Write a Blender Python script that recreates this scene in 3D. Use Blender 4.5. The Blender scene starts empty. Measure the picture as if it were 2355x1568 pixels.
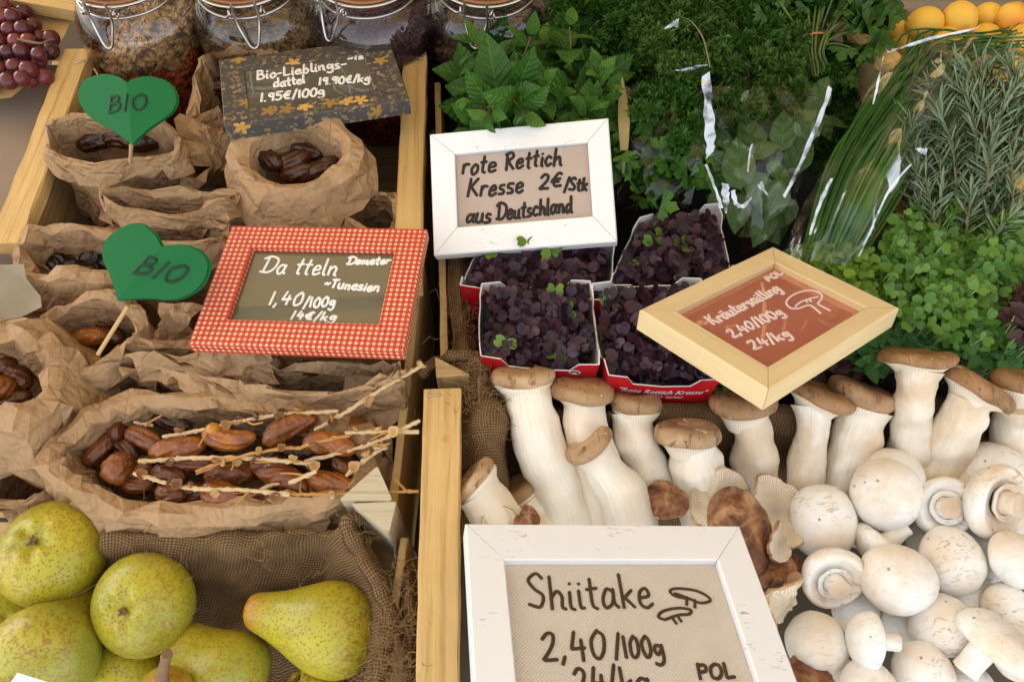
import bpy, math, random
import numpy as np
from mathutils import Vector, Matrix
R = math.radians
SC = bpy.context.scene
COL = SC.collection
# ------------------------------------------------------------------ camera, world, sun, exposure
CAM = np.array((0.0, 0.0, 1.52)); PITCH = 60.0; RIM = 0.90
cd = bpy.data.cameras.new('camera'); cd.lens = 28.0; cd.sensor_width = 36.0; cd.clip_start = 0.02; cd.clip_end = 500
co = bpy.data.objects.new('camera', cd); COL.objects.link(co)
co.location = CAM; co.rotation_euler = (R(90 - PITCH), 0, 0); SC.camera = co
w = bpy.data.worlds.new('World'); SC.world = w; w.use_nodes = True
_n = w.node_tree.nodes; _bg = _n['Background']
_sky = _n.new('ShaderNodeTexSky'); _sky.sky_type = 'NISHITA'; _sky.sun_disc = False
SUN_EL, SUN_AZ = 48.0, 330.0            # azimuth clockwise from +Y (behind the stall, to the left)
_sky.sun_elevation = R(SUN_EL); _sky.sun_rotation = R(SUN_AZ); _sky.air_density = 1.0; _sky.dust_density = 3.0
_hs = _n.new('ShaderNodeHueSaturation'); _hs.inputs['Saturation'].default_value = .30      # hazy, milky daylight
w.node_tree.links.new(_sky.outputs[0], _hs.inputs['Color']); _mx = _n.new('ShaderNodeMix'); _mx.data_type = 'RGBA'; _mx.blend_type = 'MULTIPLY'; _mx.inputs[0].default_value = 1.0; _mx.inputs[7].default_value = (1.0, .99, .97, 1.0); w.node_tree.links.new(_hs.outputs[0], _mx.inputs[6]); w.node_tree.links.new(_mx.outputs[2], _bg.inputs[0]); _bg.inputs[1].default_value = 0.15
sl = bpy.data.lights.new('sun', 'SUN'); sl.energy = 4.0; sl.angle = R(0.6); sl.color = (1.0, 0.93, 0.82)
so = bpy.data.objects.new('sun', sl); COL.objects.link(so); so.location = (0, 0, 6)
_d = Vector((math.sin(R(SUN_AZ)) * math.cos(R(SUN_EL)), math.cos(R(SUN_AZ)) * math.cos(R(SUN_EL)), math.sin(R(SUN_EL))))
so.rotation_euler = _d.to_track_quat('Z', 'Y').to_euler()
SC.view_settings.view_transform = 'Standard'; SC.view_settings.look = 'None'
SC.view_settings.exposure = 2.05; SC.view_settings.gamma = 1.0
SC.cycles.use_denoising = True
SC.cycles.max_bounces = 10; SC.cycles.transparent_max_bounces = 24
SC.cycles.diffuse_bounces = 3; SC.cycles.caustics_reflective = False; SC.cycles.caustics_refractive = False
SC.cycles.sample_clamp_indirect = 6.0
# ------------------------------------------------------------------ photo geometry: a pixel of the 2355 x 1568 view plus a height gives a place
FPX = 1832.0
_c, _s = math.cos(R(PITCH)), math.sin(R(PITCH))
FW = np.array((0, _c, -_s)); UPV = np.array((0, _s, _c)); RT = np.array((1.0, 0, 0))
def ray(u, v): return FW + RT * (u - 1177.5) / FPX + UPV * (784.0 - v) / FPX
def P(u, v, h=0.0):
    d = ray(u, v); return CAM + d * ((RIM + h - CAM[2]) / d[2])
def S(u, v, h=0.0): return ((RIM + h - CAM[2]) / ray(u, v)[2]) / FPX
def CD(x, y, z):
    d = RT * x + UPV * y - FW * z; return d / np.linalg.norm(d)
def nrm(a): a = np.asarray(a, float); return a / (np.linalg.norm(a, axis=-1, keepdims=True) + 1e-12)
# ------------------------------------------------------------------ noise
def snoise(p, f, seed, k=6):
    r = np.random.RandomState(seed); p = np.asarray(p, float); o = 0
    for i in range(k):
        d = nrm(r.normal(size=3)); o = o + np.sin(p @ d * f * 2 * math.pi * r.uniform(.6, 1.5) + r.uniform(0, 6.28))
    return o / math.sqrt(k) * .9
def crumple(p, size, seed, k=7):
    r = np.random.RandomState(seed); p = np.asarray(p, float); o = 0; wsum = 0
    for i in range(k):
        d = nrm(r.normal(size=3)); f = r.uniform(.5, 1.5) / size
        t = p @ d * f + .45 * snoise(p, .55 / size, seed * 7 + i, 3) + r.uniform()
        wt = r.uniform(.5, 1); o = o + wt * (np.abs(t - np.floor(t) - .5) * 4 - 1); wsum += wt
    return o / wsum * 1.7
# ------------------------------------------------------------------ mesh collector and object makers
class MB:
    def __init__(s): s.V, s.F, s.UV, s.A, s.MI, s.n = [], [], [], [], [], 0
    def add(s, V, F, uv=None, a=0.0, m=0):
        V = np.asarray(V, float).reshape(-1, 3); k = len(V)
        s.V.append(V); s.UV.append(np.zeros((k, 2)) if uv is None else np.asarray(uv, float).reshape(-1, 2))
        s.A.append(np.broadcast_to(np.asarray(a, float), (k,)))
        if isinstance(F, np.ndarray): F = (F + s.n).tolist()
        else: F = [[i + s.n for i in f] for f in F]
        s.F += F; s.MI += ([m] * len(F) if np.isscalar(m) else list(m)); s.n += k
    def grid(s, G, cu=False, cv=False, uv=None, a=0.0, m=0, flip=False):
        G = np.asarray(G, float); nu, nv = G.shape[:2]
        iu = np.arange(nu if cu else nu - 1); iv = np.arange(nv if cv else nv - 1)
        I, J = np.meshgrid(iu, iv, indexing='ij'); I2, J2 = (I + 1) % nu, (J + 1) % nv
        f = np.stack([I * nv + J, I2 * nv + J, I2 * nv + J2, I * nv + J2], -1).reshape(-1, 4)
        if flip: f = f[:, ::-1]
        s.add(G.reshape(-1, 3), f, uv, a, m)
    def all(s): return np.concatenate(s.V)
WL = {}; WLAST = ['']
def mesh_obj(name, mb, mats, parent=None, smooth=True, loc=None, label=None):
    V = mb.all()
    if parent is not None: L = WL[parent.name]
    else: L = np.array(loc if loc is not None else (V[:, 0].mean(), V[:, 1].mean(), V[:, 2].min()))
    me = bpy.data.meshes.new(name); me.from_pydata((V - L).tolist(), [], mb.F)
    if not isinstance(mats, (list, tuple)): mats = [mats]
    for q in mats: me.materials.append(q)
    me.polygons.foreach_set('use_smooth', [bool(smooth)] * len(me.polygons))
    if len(mats) > 1: me.polygons.foreach_set('material_index', mb.MI)
    uvl = me.uv_layers.new(name='UVMap'); li = np.zeros(len(me.loops), int); me.loops.foreach_get('vertex_index', li)
    uvl.data.foreach_set('uv', np.concatenate(mb.UV)[li].astype(np.float32).ravel())
    at = me.attributes.new('rnd', 'FLOAT', 'POINT'); at.data.foreach_set('value', np.concatenate(mb.A).astype(np.float32))
    if smooth == 'fold': me.set_sharp_from_angle(angle=R(24))      # paper: soft bends stay smooth, real creases stay sharp
    me.update()
    o = bpy.data.objects.new(name, me); COL.objects.link(o)
    if parent is not None: o.parent = parent
    else: o.location = L
    WL[o.name] = L; WLAST[0] = o.name
    if label: o['label'] = label
    return o
def tag(o, label=None, cat=None, group=None, kind=None):
    if label: o['label'] = label
    if cat: o['category'] = cat
    if group: o['group'] = group
    if kind: o['kind'] = kind
    return o
def thing(name, label, cat, loc, group=None):
    o = bpy.data.objects.new(name, None); COL.objects.link(o); o.location = loc; o.empty_display_size = .02
    WL[o.name] = np.array(loc, float); return tag(o, label, cat, group)
# ------------------------------------------------------------------ shape makers
def frames(pts):
    pts = np.asarray(pts, float); T = nrm(np.gradient(pts, axis=0)); n0 = np.cross(T[0], (0.31, .2, .93))
    if np.linalg.norm(n0) < .1: n0 = np.cross(T[0], (1, 0, 0))
    N = [nrm(n0)]
    for i in range(1, len(pts)):
        q = N[-1] - T[i] * np.dot(N[-1], T[i]); N.append(nrm(q))
    N = np.array(N); return T, N, np.cross(T, N)
def tube(mb, pts, rad, seg=8, a=0.0, m=0, cap=True, ell=1.0, noise=None):
    pts = np.asarray(pts, float); n = len(pts); rad = np.broadcast_to(np.asarray(rad, float), (n,))
    T, N, B = frames(pts); th = np.linspace(0, 2 * math.pi, seg, endpoint=False)
    G = pts[:, None] + rad[:, None, None] * (np.cos(th)[None, :, None] * N[:, None] + ell * np.sin(th)[None, :, None] * B[:, None])
    if noise is not None: G = G + noise(G, pts)
    Ls = np.concatenate([[0], np.cumsum(np.linalg.norm(np.diff(pts, axis=0), axis=1))])
    uv = np.stack(np.broadcast_arrays(Ls[:, None], th[None] * rad.mean()), -1)
    b = mb.n; mb.grid(G, cv=True, uv=uv, a=a, m=m, flip=True)
    if cap:
        mb.add(np.concatenate([G[0], G[-1]]), [list(range(seg)), list(range(2 * seg - 1, seg - 1, -1))], np.concatenate([uv[0], uv[-1]]), a, m)
def spline(pts, n):
    p = np.asarray(pts, float); p = np.concatenate([[2 * p[0] - p[1]], p, [2 * p[-1] - p[-2]]]); k = len(p) - 3
    t = np.linspace(0, k - 1e-9, n); i = t.astype(int); f = (t - i)[:, None]
    a, b, c, d = p[i], p[i + 1], p[i + 2], p[i + 3]
    return .5 * (2 * b + (c - a) * f + (2 * a - 5 * b + 4 * c - d) * f ** 2 + (3 * b - a - 3 * c + d) * f ** 3)
def basis(z, x=None):
    z = nrm(z); x = np.array((1.0, 0, 0)) if x is None else np.asarray(x, float)
    if abs(np.dot(x, z)) > .97: x = np.array((0, 1.0, 0))
    x = nrm(x - z * np.dot(x, z)); return x, np.cross(z, x), z
def lathe(mb, o, z, prof, seg=32, x=None, sx=1.0, sy=1.0, disp=None, a=0.0, m=0):
    X, Y, Z = basis(z, x); prof = np.asarray(prof, float); th = np.linspace(0, 2 * math.pi, seg, endpoint=False)
    r = prof[:, 0][:, None]; zz = np.repeat(prof[:, 1][:, None], seg, 1)
    lx, ly = r * np.cos(th) * sx, r * np.sin(th) * sy
    if disp is not None:
        lx, ly, zz = disp(lx, ly, zz, th[None], r)
    G = np.asarray(o) + lx[..., None] * X + ly[..., None] * Y + zz[..., None] * Z
    s = np.linspace(0, 1, len(prof)); uv = np.stack(np.broadcast_arrays(th[None] / 6.2832, s[:, None]), -1)
    mb.grid(G, cv=True, uv=uv, a=a, m=m, flip=True)
def box(mb, c, ex, ey, ez, hx, hy, hz, m=0, bev=0.0006, a=0.0, rough=0.0, seed=0):
    """box along unit axes, long side on ex; uv runs in metres along ex; edges bevelled"""
    c = np.asarray(c, float); n = 2 if rough == 0 else 14
    prof = [(-hy, -hz + bev), (-hy + bev, -hz), (hy - bev, -hz), (hy, -hz + bev), (hy, hz - bev), (hy - bev, hz), (-hy + bev, hz), (-hy, hz - bev)]
    xs = np.linspace(-hx, hx, n); G = np.zeros((n, 8, 3)); uv = np.zeros((n, 8, 2)); rr = np.random.RandomState(seed)
    off = rr.uniform(0, 5, 2); per = np.cumsum([0] + [math.hypot(prof[i + 1][0] - prof[i][0], prof[i + 1][1] - prof[i][1]) for i in range(7)])
    for i, x in enumerate(xs):
        for j, (y, z) in enumerate(prof):
            k = rough * rr.normal(size=2) if rough else (0, 0)
            G[i, j] = c + ex * x + ey * (y + k[0]) + ez * (z + k[1]); uv[i, j] = (x + off[0], per[j] + off[1])
    mb.grid(G, cv=True, uv=uv, m=m, a=a, flip=True)
    mb.add(np.concatenate([G[0], G[-1]]), [list(range(8)), list(range(15, 7, -1))], np.concatenate([np.array(prof) * 3 + off] * 2), a, m)
def bar(mb, p0, p1, up, wid, th, **k):
    """plank between two points, width across, thickness along up"""
    p0, p1 = np.asarray(p0, float), np.asarray(p1, float); ex = nrm(p1 - p0); up = np.asarray(up, float); ez = nrm(up - ex * np.dot(up, ex)); ey = np.cross(ez, ex)
    box(mb, (p0 + p1) / 2, ex, ey, ez, np.linalg.norm(p1 - p0) / 2, wid / 2, th / 2, **k)
def leaves(mb, tpl, pos, ydir, nor, scale, a, m=0):
    tv, tf = tpl; pos = np.asarray(pos, float); n = len(pos)
    if n == 0: return
    Y = nrm(ydir); Z = nor - Y * (np.asarray(nor) * Y).sum(-1, keepdims=True); Z = nrm(Z); X = np.cross(Y, Z)
    sc = np.broadcast_to(np.asarray(scale, float), (n,))[:, None, None]
    V = pos[:, None] + sc * (tv[None, :, 0:1] * X[:, None] + tv[None, :, 1:2] * Y[:, None] + tv[None, :, 2:3] * Z[:, None])
    k = len(tv); F = []
    off = (np.arange(n) * k)
    by = {}
    for f in tf: by.setdefault(len(f), []).append(f)
    uv = np.tile(tv[:, :2], (n, 1)); A = np.repeat(np.broadcast_to(np.asarray(a, float), (n,)), k)
    first = True
    for ln, fs in by.items():
        fs = np.array(fs); Fa = (fs[None] + off[:, None, None]).reshape(-1, ln)
        if first: mb.add(V.reshape(-1, 3), Fa, uv, A, m); base = mb.n - n * k; first = False
        else: mb.F += (Fa + base).tolist(); mb.MI += [m] * len(Fa)
# ------------------------------------------------------------------ leaf templates: x across, y along (0..1), z up
def t_ovate(wid=.55, n=7, serr=0.0, fold=.12, curl=.25, tip=1.0):
    V, F = [], []; k = 0
    for i in range(n):
        t = i / (n - 1); hw = wid / 2 * (math.sin(math.pi * t ** .75)) ** .8 if 0 < t < 1 else 0.012
        if i % 2 and serr: hw *= 1 + serr
        z = -curl * t * t
        for s in (-1, -.5, 0, .5, 1): V.append((s * hw, t - (0 if not serr or i % 2 == 0 else .02), z + abs(s) * hw * fold * 2 + (.03 * math.sin(t * 19) if abs(s) == .5 else 0)))
    for i in range(n - 1):
        for j in range(4): a = i * 5 + j; F.append((a, a + 1, a + 6, a + 5))
    return np.array(V), F
def t_heart(cup=.12, lobe=1.0):
    """notched seed leaf of cress"""
    th = np.linspace(-math.pi, math.pi, 13)[:-1]; V = [(0, .45, -cup * .35)]
    out = [(0, 0), (.26, .12), (.46, .38), (.5, .66), (.36, .9), (.16, .95), (0, .80), (-.16, .95), (-.36, .9), (-.5, .66), (-.46, .38), (-.26, .12)]
    V += [(x * lobe, y, cup * (x * x * 2 + (y - .45) ** 2)) for x, y in out]
    return np.array(V, float), [(0, 1 + i, 1 + (i + 1) % 12) for i in range(12)]
def t_lobed(seed=0, lobes=3, teeth=3):
    """flat parsley / coriander leaflet: toothed fan"""
    r = np.random.RandomState(seed); V = [(0, 0, 0), (0, .4, .03)]; n = lobes * teeth * 2 + 1; o = []
    for i in range(n):
        f = i / (n - 1); ang = (f - .5) * 3.6; lob = .62 + .38 * abs(math.cos(f * lobes * math.pi + (0 if lobes % 2 else math.pi / 2)))
        if lobes == 3: lob = .55 + .45 * abs(math.sin(f * 3 * math.pi)) * (1.1 if .3 < f < .7 else .85)
        rr = lob * (1 if i % 2 else .84); o.append((rr * math.sin(ang) * .62, .42 + rr * math.cos(ang) * .58, .06 * r.normal()))
    V += o; F = [(1, 2 + i, 3 + i) for i in range(n - 1)] + [(0, 1, 2), (0, 2 + n - 1, 1)]
    return np.array(V, float), F
def t_curl(seed=0):
    """crinkled curly parsley tip"""
    r = np.random.RandomState(seed); V = [(0, 0, 0)]; F = []
    for i in range(7):
        a = -1.5 + i * .5 + r.normal() * .12; l = r.uniform(.6, 1); b = len(V); w_ = .13
        V += [(math.sin(a - w_) * l * .6, math.cos(a - w_) * l * .6, r.normal() * .12), (math.sin(a) * l, math.cos(a) * l, r.normal() * .25), (math.sin(a + w_) * l * .6, math.cos(a + w_) * l * .6, r.normal() * .12)]
        F += [(0, b, b + 1), (0, b + 1, b + 2)]
    return np.array(V), F
def t_needle(wid=.085):
    V = []; F = []
    for t, w_ in ((0, .5), (.3, 1), (.75, .95), (1, .1)):
        V += [(-w_ * wid / 2, t, -.02 - .1 * t * t), (0, t, .012 - .1 * t * t), (w_ * wid / 2, t, -.02 - .1 * t * t)]
    for i in range(3): F += [(3 * i, 3 * i + 1, 3 * i + 4, 3 * i + 3), (3 * i + 1, 3 * i + 2, 3 * i + 5, 3 * i + 4)]
    return np.array(V), F
# ------------------------------------------------------------------ material kit
def newmat(name):
    m = bpy.data.materials.new(name); m.use_nodes = True; nt = m.node_tree
    return m, nt, nt.nodes['Principled BSDF'], nt.nodes['Material Output']
def nd(nt, typ, ins=None, **props):
    n = nt.nodes.new(typ)
    for k, v in props.items(): setattr(n, k, v)
    for k, v in (ins or {}).items():
        if isinstance(v, bpy.types.NodeSocket): nt.links.new(v, n.inputs[k])
        else: n.inputs[k].default_value = v
    return n
def c4(c): return tuple(c) + (1.0,) if len(c) == 3 else c
def mixc(nt, f, a, b, bt='MIX'):
    n = nt.nodes.new('ShaderNodeMix'); n.data_type = 'RGBA'; n.blend_type = bt
    for i, v in ((0, f), (6, a), (7, b)):
        if isinstance(v, bpy.types.NodeSocket): nt.links.new(v, n.inputs[i])
        else: n.inputs[i].default_value = c4(v) if i else v
    return n.outputs[2]
def ramp(nt, f, stops, interp='LINEAR'):
    n = nt.nodes.new('ShaderNodeValToRGB'); nt.links.new(f, n.inputs[0]); n.color_ramp.interpolation = interp; e = n.color_ramp.elements
    while len(e) < len(stops): e.new(.5)
    for q, (p, c) in zip(e, stops): q.position = p; q.color = c4(c if not np.isscalar(c) else (c, c, c))
    return n.outputs[0]
def coord(nt, uv=False, scale=(1, 1, 1)):
    t = nt.nodes.new('ShaderNodeTexCoord'); o = t.outputs['UV' if uv else 'Object']
    if not uv: o = nd(nt, 'ShaderNodeVectorMath', {0: o, 1: nd(nt, 'ShaderNodeVectorMath', {0: nt.nodes.new('ShaderNodeObjectInfo').outputs['Location'], 3: 5.3}, operation='SCALE').outputs[0]}, operation='ADD').outputs[0]     # every object its own patch of the pattern
    return nd(nt, 'ShaderNodeMapping', {0: o, 'Scale': scale}).outputs[0]
def noise(nt, vec, scale, detail=4, rough=.55, dist=0.0): return nd(nt, 'ShaderNodeTexNoise', {'Vector': vec, 'Scale': scale, 'Detail': detail, 'Roughness': rough, 'Distortion': dist}).outputs[0]
def voro(nt, vec, scale, feature='F1', out=0, rand=1.0): return nd(nt, 'ShaderNodeTexVoronoi', {'Vector': vec, 'Scale': scale, 'Randomness': rand}, feature=feature).outputs[out]
def mth(nt, op, a, b=0.0, c=0.0): return nd(nt, 'ShaderNodeMath', {0: a, 1: b, 2: c}, operation=op).outputs[0]
def bump(nt, bs, h, dist=.001, strength=1.0, normal=None):
    i = {'Height': h, 'Distance': dist, 'Strength': strength}
    if normal is not None: i['Normal'] = normal
    n = nd(nt, 'ShaderNodeBump', i).outputs[0]; nt.links.new(n, bs.inputs['Normal']); return n
def attr(nt, name='rnd'): return nd(nt, 'ShaderNodeAttribute', attribute_name=name).outputs['Fac']
def setb(nt, bs, col=None, rough=None, spec=None, **k):
    for nm, v in (('Base Color', col), ('Roughness', rough), ('Specular IOR Level', spec)) + tuple(k.items()):
        if v is None: continue
        if isinstance(v, bpy.types.NodeSocket): nt.links.new(v, bs.inputs[nm])
        else: bs.inputs[nm].default_value = c4(v) if nm in ('Base Color', 'Subsurface Radius', 'Coat Tint') and not np.isscalar(v) and len(v) == 3 and nm != 'Subsurface Radius' else v
def plain(name, col, rough=.6, spec=.3, metal=0.0, nz=.12, nscale=40, **k):
    m, nt, b, o = newmat(name); v = coord(nt); f = noise(nt, v, nscale)
    c = mixc(nt, f, tuple(x * (1 - nz) for x in col), tuple(min(1, x * (1 + nz)) for x in col))
    setb(nt, b, c, rough, spec, Metallic=metal, **k); return m
def wood(name, lo, hi, dark, streak=160, rough=.75):
    m, nt, b, o = newmat(name); v = coord(nt, True); vs = nd(nt, 'ShaderNodeMapping', {0: v, 'Scale': (6, streak, 1)}).outputs[0]
    f = noise(nt, vs, 1.0, 5, .6, .6); vb = nd(nt, 'ShaderNodeMapping', {0: v, 'Scale': (4, 18, 1)}).outputs[0]; f2 = noise(nt, vb, 2.0, 3)
    c = ramp(nt, f, [(.3, dark), (.47, lo), (.7, hi)]); c = mixc(nt, mth(nt, 'MULTIPLY', f2, .55), c, lo)
    st = ramp(nt, noise(nt, v, 38, 3, .6, 1.5), [(.66, 0), (.76, 1)]); c = mixc(nt, mth(nt, 'MULTIPLY', st, .45), c, dark)
    cr = nd(nt, 'ShaderNodeMapping', {0: v, 'Scale': (5, 330, 1)}).outputs[0]; fc = ramp(nt, noise(nt, cr, 1.0, 2, .5, 1.0), [(.24, 1), (.30, 0)])
    c = mixc(nt, mth(nt, 'MULTIPLY', fc, .55), c, tuple(x * .35 for x in dark))
    setb(nt, b, c, rough, .25); bump(nt, b, f, .0012, .7); return m
def leafmat(name, c1, c2, c3=None, rough=.45, spec=.35, trans=.3, back=None, veins=False, vein_scale=6):
    """leaf: hue varies from leaf to leaf with the rnd attribute; light passes through"""
    m, nt, b, o = newmat(name); a = attr(nt)
    st = [(0, c1), (.75, c2)] + ([(1.0, c3)] if c3 else []); c = ramp(nt, a, st)
    v = coord(nt); c = mixc(nt, mth(nt, 'MULTIPLY', noise(nt, v, 90), .5), c, tuple(x * .55 for x in c1))
    if veins:
        uv = coord(nt, True); sp = nd(nt, 'ShaderNodeSeparateXYZ', {0: uv}); ax = mth(nt, 'ABSOLUTE', sp.outputs[0])
        wv = mth(nt, 'SINE', mth(nt, 'MULTIPLY', mth(nt, 'SUBTRACT', sp.outputs[1], mth(nt, 'MULTIPLY', ax, .9)), vein_scale * 6.283))
        mid = ramp(nt, ax, [(0.0, 1), (.022, 0)]); vl = ramp(nt, wv, [(.88, 0), (.99, .6)]); lv = mth(nt, 'MAXIMUM', mid, vl)
        c = mixc(nt, mth(nt, 'MULTIPLY', lv, .35), c, tuple(min(1, x * 1.9 + .01) for x in c2)); bump(nt, b, mth(nt, 'SUBTRACT', wv, lv), .0005, .8)
    if back:
        g = nt.nodes.new('ShaderNodeNewGeometry'); c = mixc(nt, g.outputs['Backfacing'], c, back)
    setb(nt, b, c, rough, spec)
    t = nd(nt, 'ShaderNodeBsdfTranslucent', {0: c}); mx = nd(nt, 'ShaderNodeMixShader', {0: trans, 1: b.outputs[0], 2: t.outputs[0]})
    nt.links.new(mx.outputs[0], o.inputs[0]); return m
# ------------------------------------------------------------------ materials of the setting
M_PINE = wood('pine', (.59, .385, .145), (.70, .48, .20), (.36, .20, .06))
M_PINE2 = wood('thin_slat_wood', (.50, .33, .14), (.62, .43, .20), (.30, .17, .06), 120)
M_PALE = wood('pale_frame_wood', (.71, .54, .29), (.77, .61, .35), (.62, .44, .21), 60, .5)
M_POST = wood('grey_post_wood', (.50, .42, .28), (.58, .50, .34), (.34, .26, .15), 220)
M_STEEL = plain('steel', (.55, .53, .50), .28, .5, 1.0)
M_TABLE = plain('table_board', (.10, .075, .05), .8)
def ground_mat():
    m, nt, b, o = newmat('paving'); v = coord(nt); f = noise(nt, v, 3.0); br = nd(nt, 'ShaderNodeTexBrick', {'Vector': v, 'Color1': c4((.26, .25, .23)), 'Color2': c4((.20, .19, .18)), 'Mortar': c4((.09, .085, .08)), 'Scale': 2.5, 'Mortar Size': .015})
    setb(nt, b, mixc(nt, mth(nt, 'MULTIPLY', f, .5), br.outputs[0], (.15, .14, .13)), .85, .2); bump(nt, b, br.outputs[1], .004, .5); return m
def awning_mat():
    m, nt, b, o = newmat('awning_canvas'); v = coord(nt); wv = noise(nt, v, 6)
    c = mixc(nt, wv, (.80, .58, .28), (.84, .63, .33)); setb(nt, b, c, .9, .1)
    t = nd(nt, 'ShaderNodeBsdfTranslucent', {0: c}); mx = nd(nt, 'ShaderNodeMixShader', {0: .20, 1: b.outputs[0], 2: t.outputs[0]}); nt.links.new(mx.outputs[0], o.inputs[0]); return m
def burlap_mat():
    m, nt, b, o = newmat('burlap'); v = coord(nt, True); n1 = noise(nt, v, 60, 3)
    vd = nd(nt, 'ShaderNodeVectorMath', {0: v, 1: nd(nt, 'ShaderNodeVectorMath', {0: nd(nt, 'ShaderNodeTexNoise', {'Vector': v, 'Scale': 45.0}).outputs[1], 3: .0055}, operation='SCALE').outputs[0]}, operation='ADD').outputs[0]
    sp = nd(nt, 'ShaderNodeSeparateXYZ', {0: vd}); k = math.pi / .0025
    sx = mth(nt, 'SINE', mth(nt, 'MULTIPLY', sp.outputs[0], k)); sy = mth(nt, 'SINE', mth(nt, 'MULTIPLY', sp.outputs[1], k))
    q = mth(nt, 'MULTIPLY', mth(nt, 'MULTIPLY', sx, sy), .48)
    wv = mth(nt, 'MAXIMUM', mth(nt, 'MULTIPLY', mth(nt, 'ABSOLUTE', sy), mth(nt, 'ADD', q, .52)), mth(nt, 'MULTIPLY', mth(nt, 'ABSOLUTE', sx), mth(nt, 'SUBTRACT', .52, q)))
    f = mth(nt, 'ADD', wv, mth(nt, 'MULTIPLY', mth(nt, 'SUBTRACT', n1, .5), .5))
    c = ramp(nt, f, [(.12, (.055, .032, .014)), (.45, (.17, .10, .046)), (.9, (.31, .195, .095))])
    setb(nt, b, c, .95, .1); bump(nt, b, f, .0016, .9); return m
def kraft_mat(name='kraft_paper', k=1.0, fine=1.0):
    m, nt, b, o = newmat(name); v = coord(nt); a = attr(nt)
    f = noise(nt, v, 14, 4); f2 = noise(nt, v, 420, 2)
    c = mixc(nt, f, (.42 * k, .255 * k, .125 * k), (.57 * k, .365 * k, .19 * k)); c = mixc(nt, mth(nt, 'MULTIPLY', f2, .18), c, (.25 * k, .15 * k, .075 * k))
    dv = nd(nt, 'ShaderNodeVectorMath', {0: v, 1: nd(nt, 'ShaderNodeVectorMath', {0: nd(nt, 'ShaderNodeTexNoise', {'Vector': v, 'Scale': 30.0}).outputs[1], 3: .02}, operation='SCALE').outputs[0]}, operation='ADD').outputs[0]
    e1 = voro(nt, dv, 42, 'DISTANCE_TO_EDGE'); e2 = voro(nt, dv, 105, 'DISTANCE_TO_EDGE'); e3 = voro(nt, dv, 24, 'F1')
    h = mth(nt, 'ADD', mth(nt, 'ADD', mth(nt, 'MULTIPLY', e1, .8), mth(nt, 'MULTIPLY', e2, .45)), mth(nt, 'ADD', mth(nt, 'MULTIPLY', e3, .8), mth(nt, 'MULTIPLY', f2, .03)))
    setb(nt, b, c, .62, .28); bump(nt, b, h, .0072 * fine, .85)
    t = nd(nt, 'ShaderNodeBsdfTranslucent', {0: mixc(nt, 1.0, c, (.95, .62, .32), 'MULTIPLY')}); mx = nd(nt, 'ShaderNodeMixShader', {0: .16, 1: b.outputs[0], 2: t.outputs[0]}); nt.links.new(mx.outputs[0], o.inputs[0]); return m
M_BURLAP = burlap_mat(); M_KRAFT = kraft_mat(); M_CARD = plain('brown_cardboard', (.36, .22, .115), .8, .2)
def panel_mat(name, lo, hi, weave, rough=.6, coat=0.0, scr=0.0, ior=1.75):
    m, nt, b, o = newmat(name); v = coord(nt, True); f = noise(nt, v, 30, 4); c = mixc(nt, f, lo, hi); b.inputs['Coat IOR'].default_value = ior
    if weave:
        sp = nd(nt, 'ShaderNodeSeparateXYZ', {0: v}); k = 2 * math.pi / weave
        wv = mth(nt, 'MULTIPLY', mth(nt, 'SINE', mth(nt, 'MULTIPLY', sp.outputs[0], k)), mth(nt, 'SINE', mth(nt, 'MULTIPLY', sp.outputs[1], k)))
        c = mixc(nt, ramp(nt, wv, [(.2, .38), (.9, 0)]), c, tuple(x * .5 for x in lo)); bump(nt, b, wv, .0005, .6)
        st = ramp(nt, noise(nt, v, 22, 3, .6, 1.0), [(.56, 0), (.70, .5)]); c = mixc(nt, st, c, (hi[0] * .82, hi[1] * .80, hi[2] * .86))
    if scr:
        vs = nd(nt, 'ShaderNodeMapping', {0: v, 'Scale': (20, 95, 1), 'Rotation': (0, 0, .6)}).outputs[0]; s = ramp(nt, noise(nt, vs, 2.0, 2, .5, .5), [(.74, 0), (.80, scr)]); c = mixc(nt, s, c, (.7, .66, .55))
    setb(nt, b, c, rough, .4); b.inputs['Coat Weight'].default_value = coat; b.inputs['Coat Roughness'].default_value = .04; return m
M_GLASSPANEL = panel_mat('dark_glazed_reflection_tint', (.085, .075, .045), (.11, .10, .062), 0, .35, 1.0, .5)  # olive awning reflection partly put into the base colour, besides the coat
M_REDPANEL = panel_mat('red_glazed_reflection_tint', (.44, .125, .07), (.48, .15, .085), 0, .35, 1.0, .0, 2.3)  # base shifted from red to salmon, putting the awning's reflection into the colour
M_LINEN = panel_mat('linen_panel', (.60, .46, .37), (.70, .57, .47), .0012)
M_LINEN2 = panel_mat('coarse_linen_panel', (.66, .57, .45), (.78, .71, .60), .0026)
def white_paint():
    m, nt, b, o = newmat('white_paint'); v = coord(nt); vs = nd(nt, 'ShaderNodeMapping', {0: v, 'Scale': (70, 260, 70), 'Rotation': (.2, .1, .5)}).outputs[0]
    sc = mth(nt, 'MULTIPLY', ramp(nt, noise(nt, vs, 1.0, 3, .6, 1.6), [(.63, 0), (.67, 1)]), ramp(nt, noise(nt, v, 26, 2), [(.52, 0), (.60, 1)])); c = mixc(nt, noise(nt, v, 12), (.77, .765, .75), (.82, .82, .81))
    c = mixc(nt, mth(nt, 'MULTIPLY', sc, .75), c, (.30, .28, .26)); setb(nt, b, c, .38, .45); return m
M_WHITE = white_paint()
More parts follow.
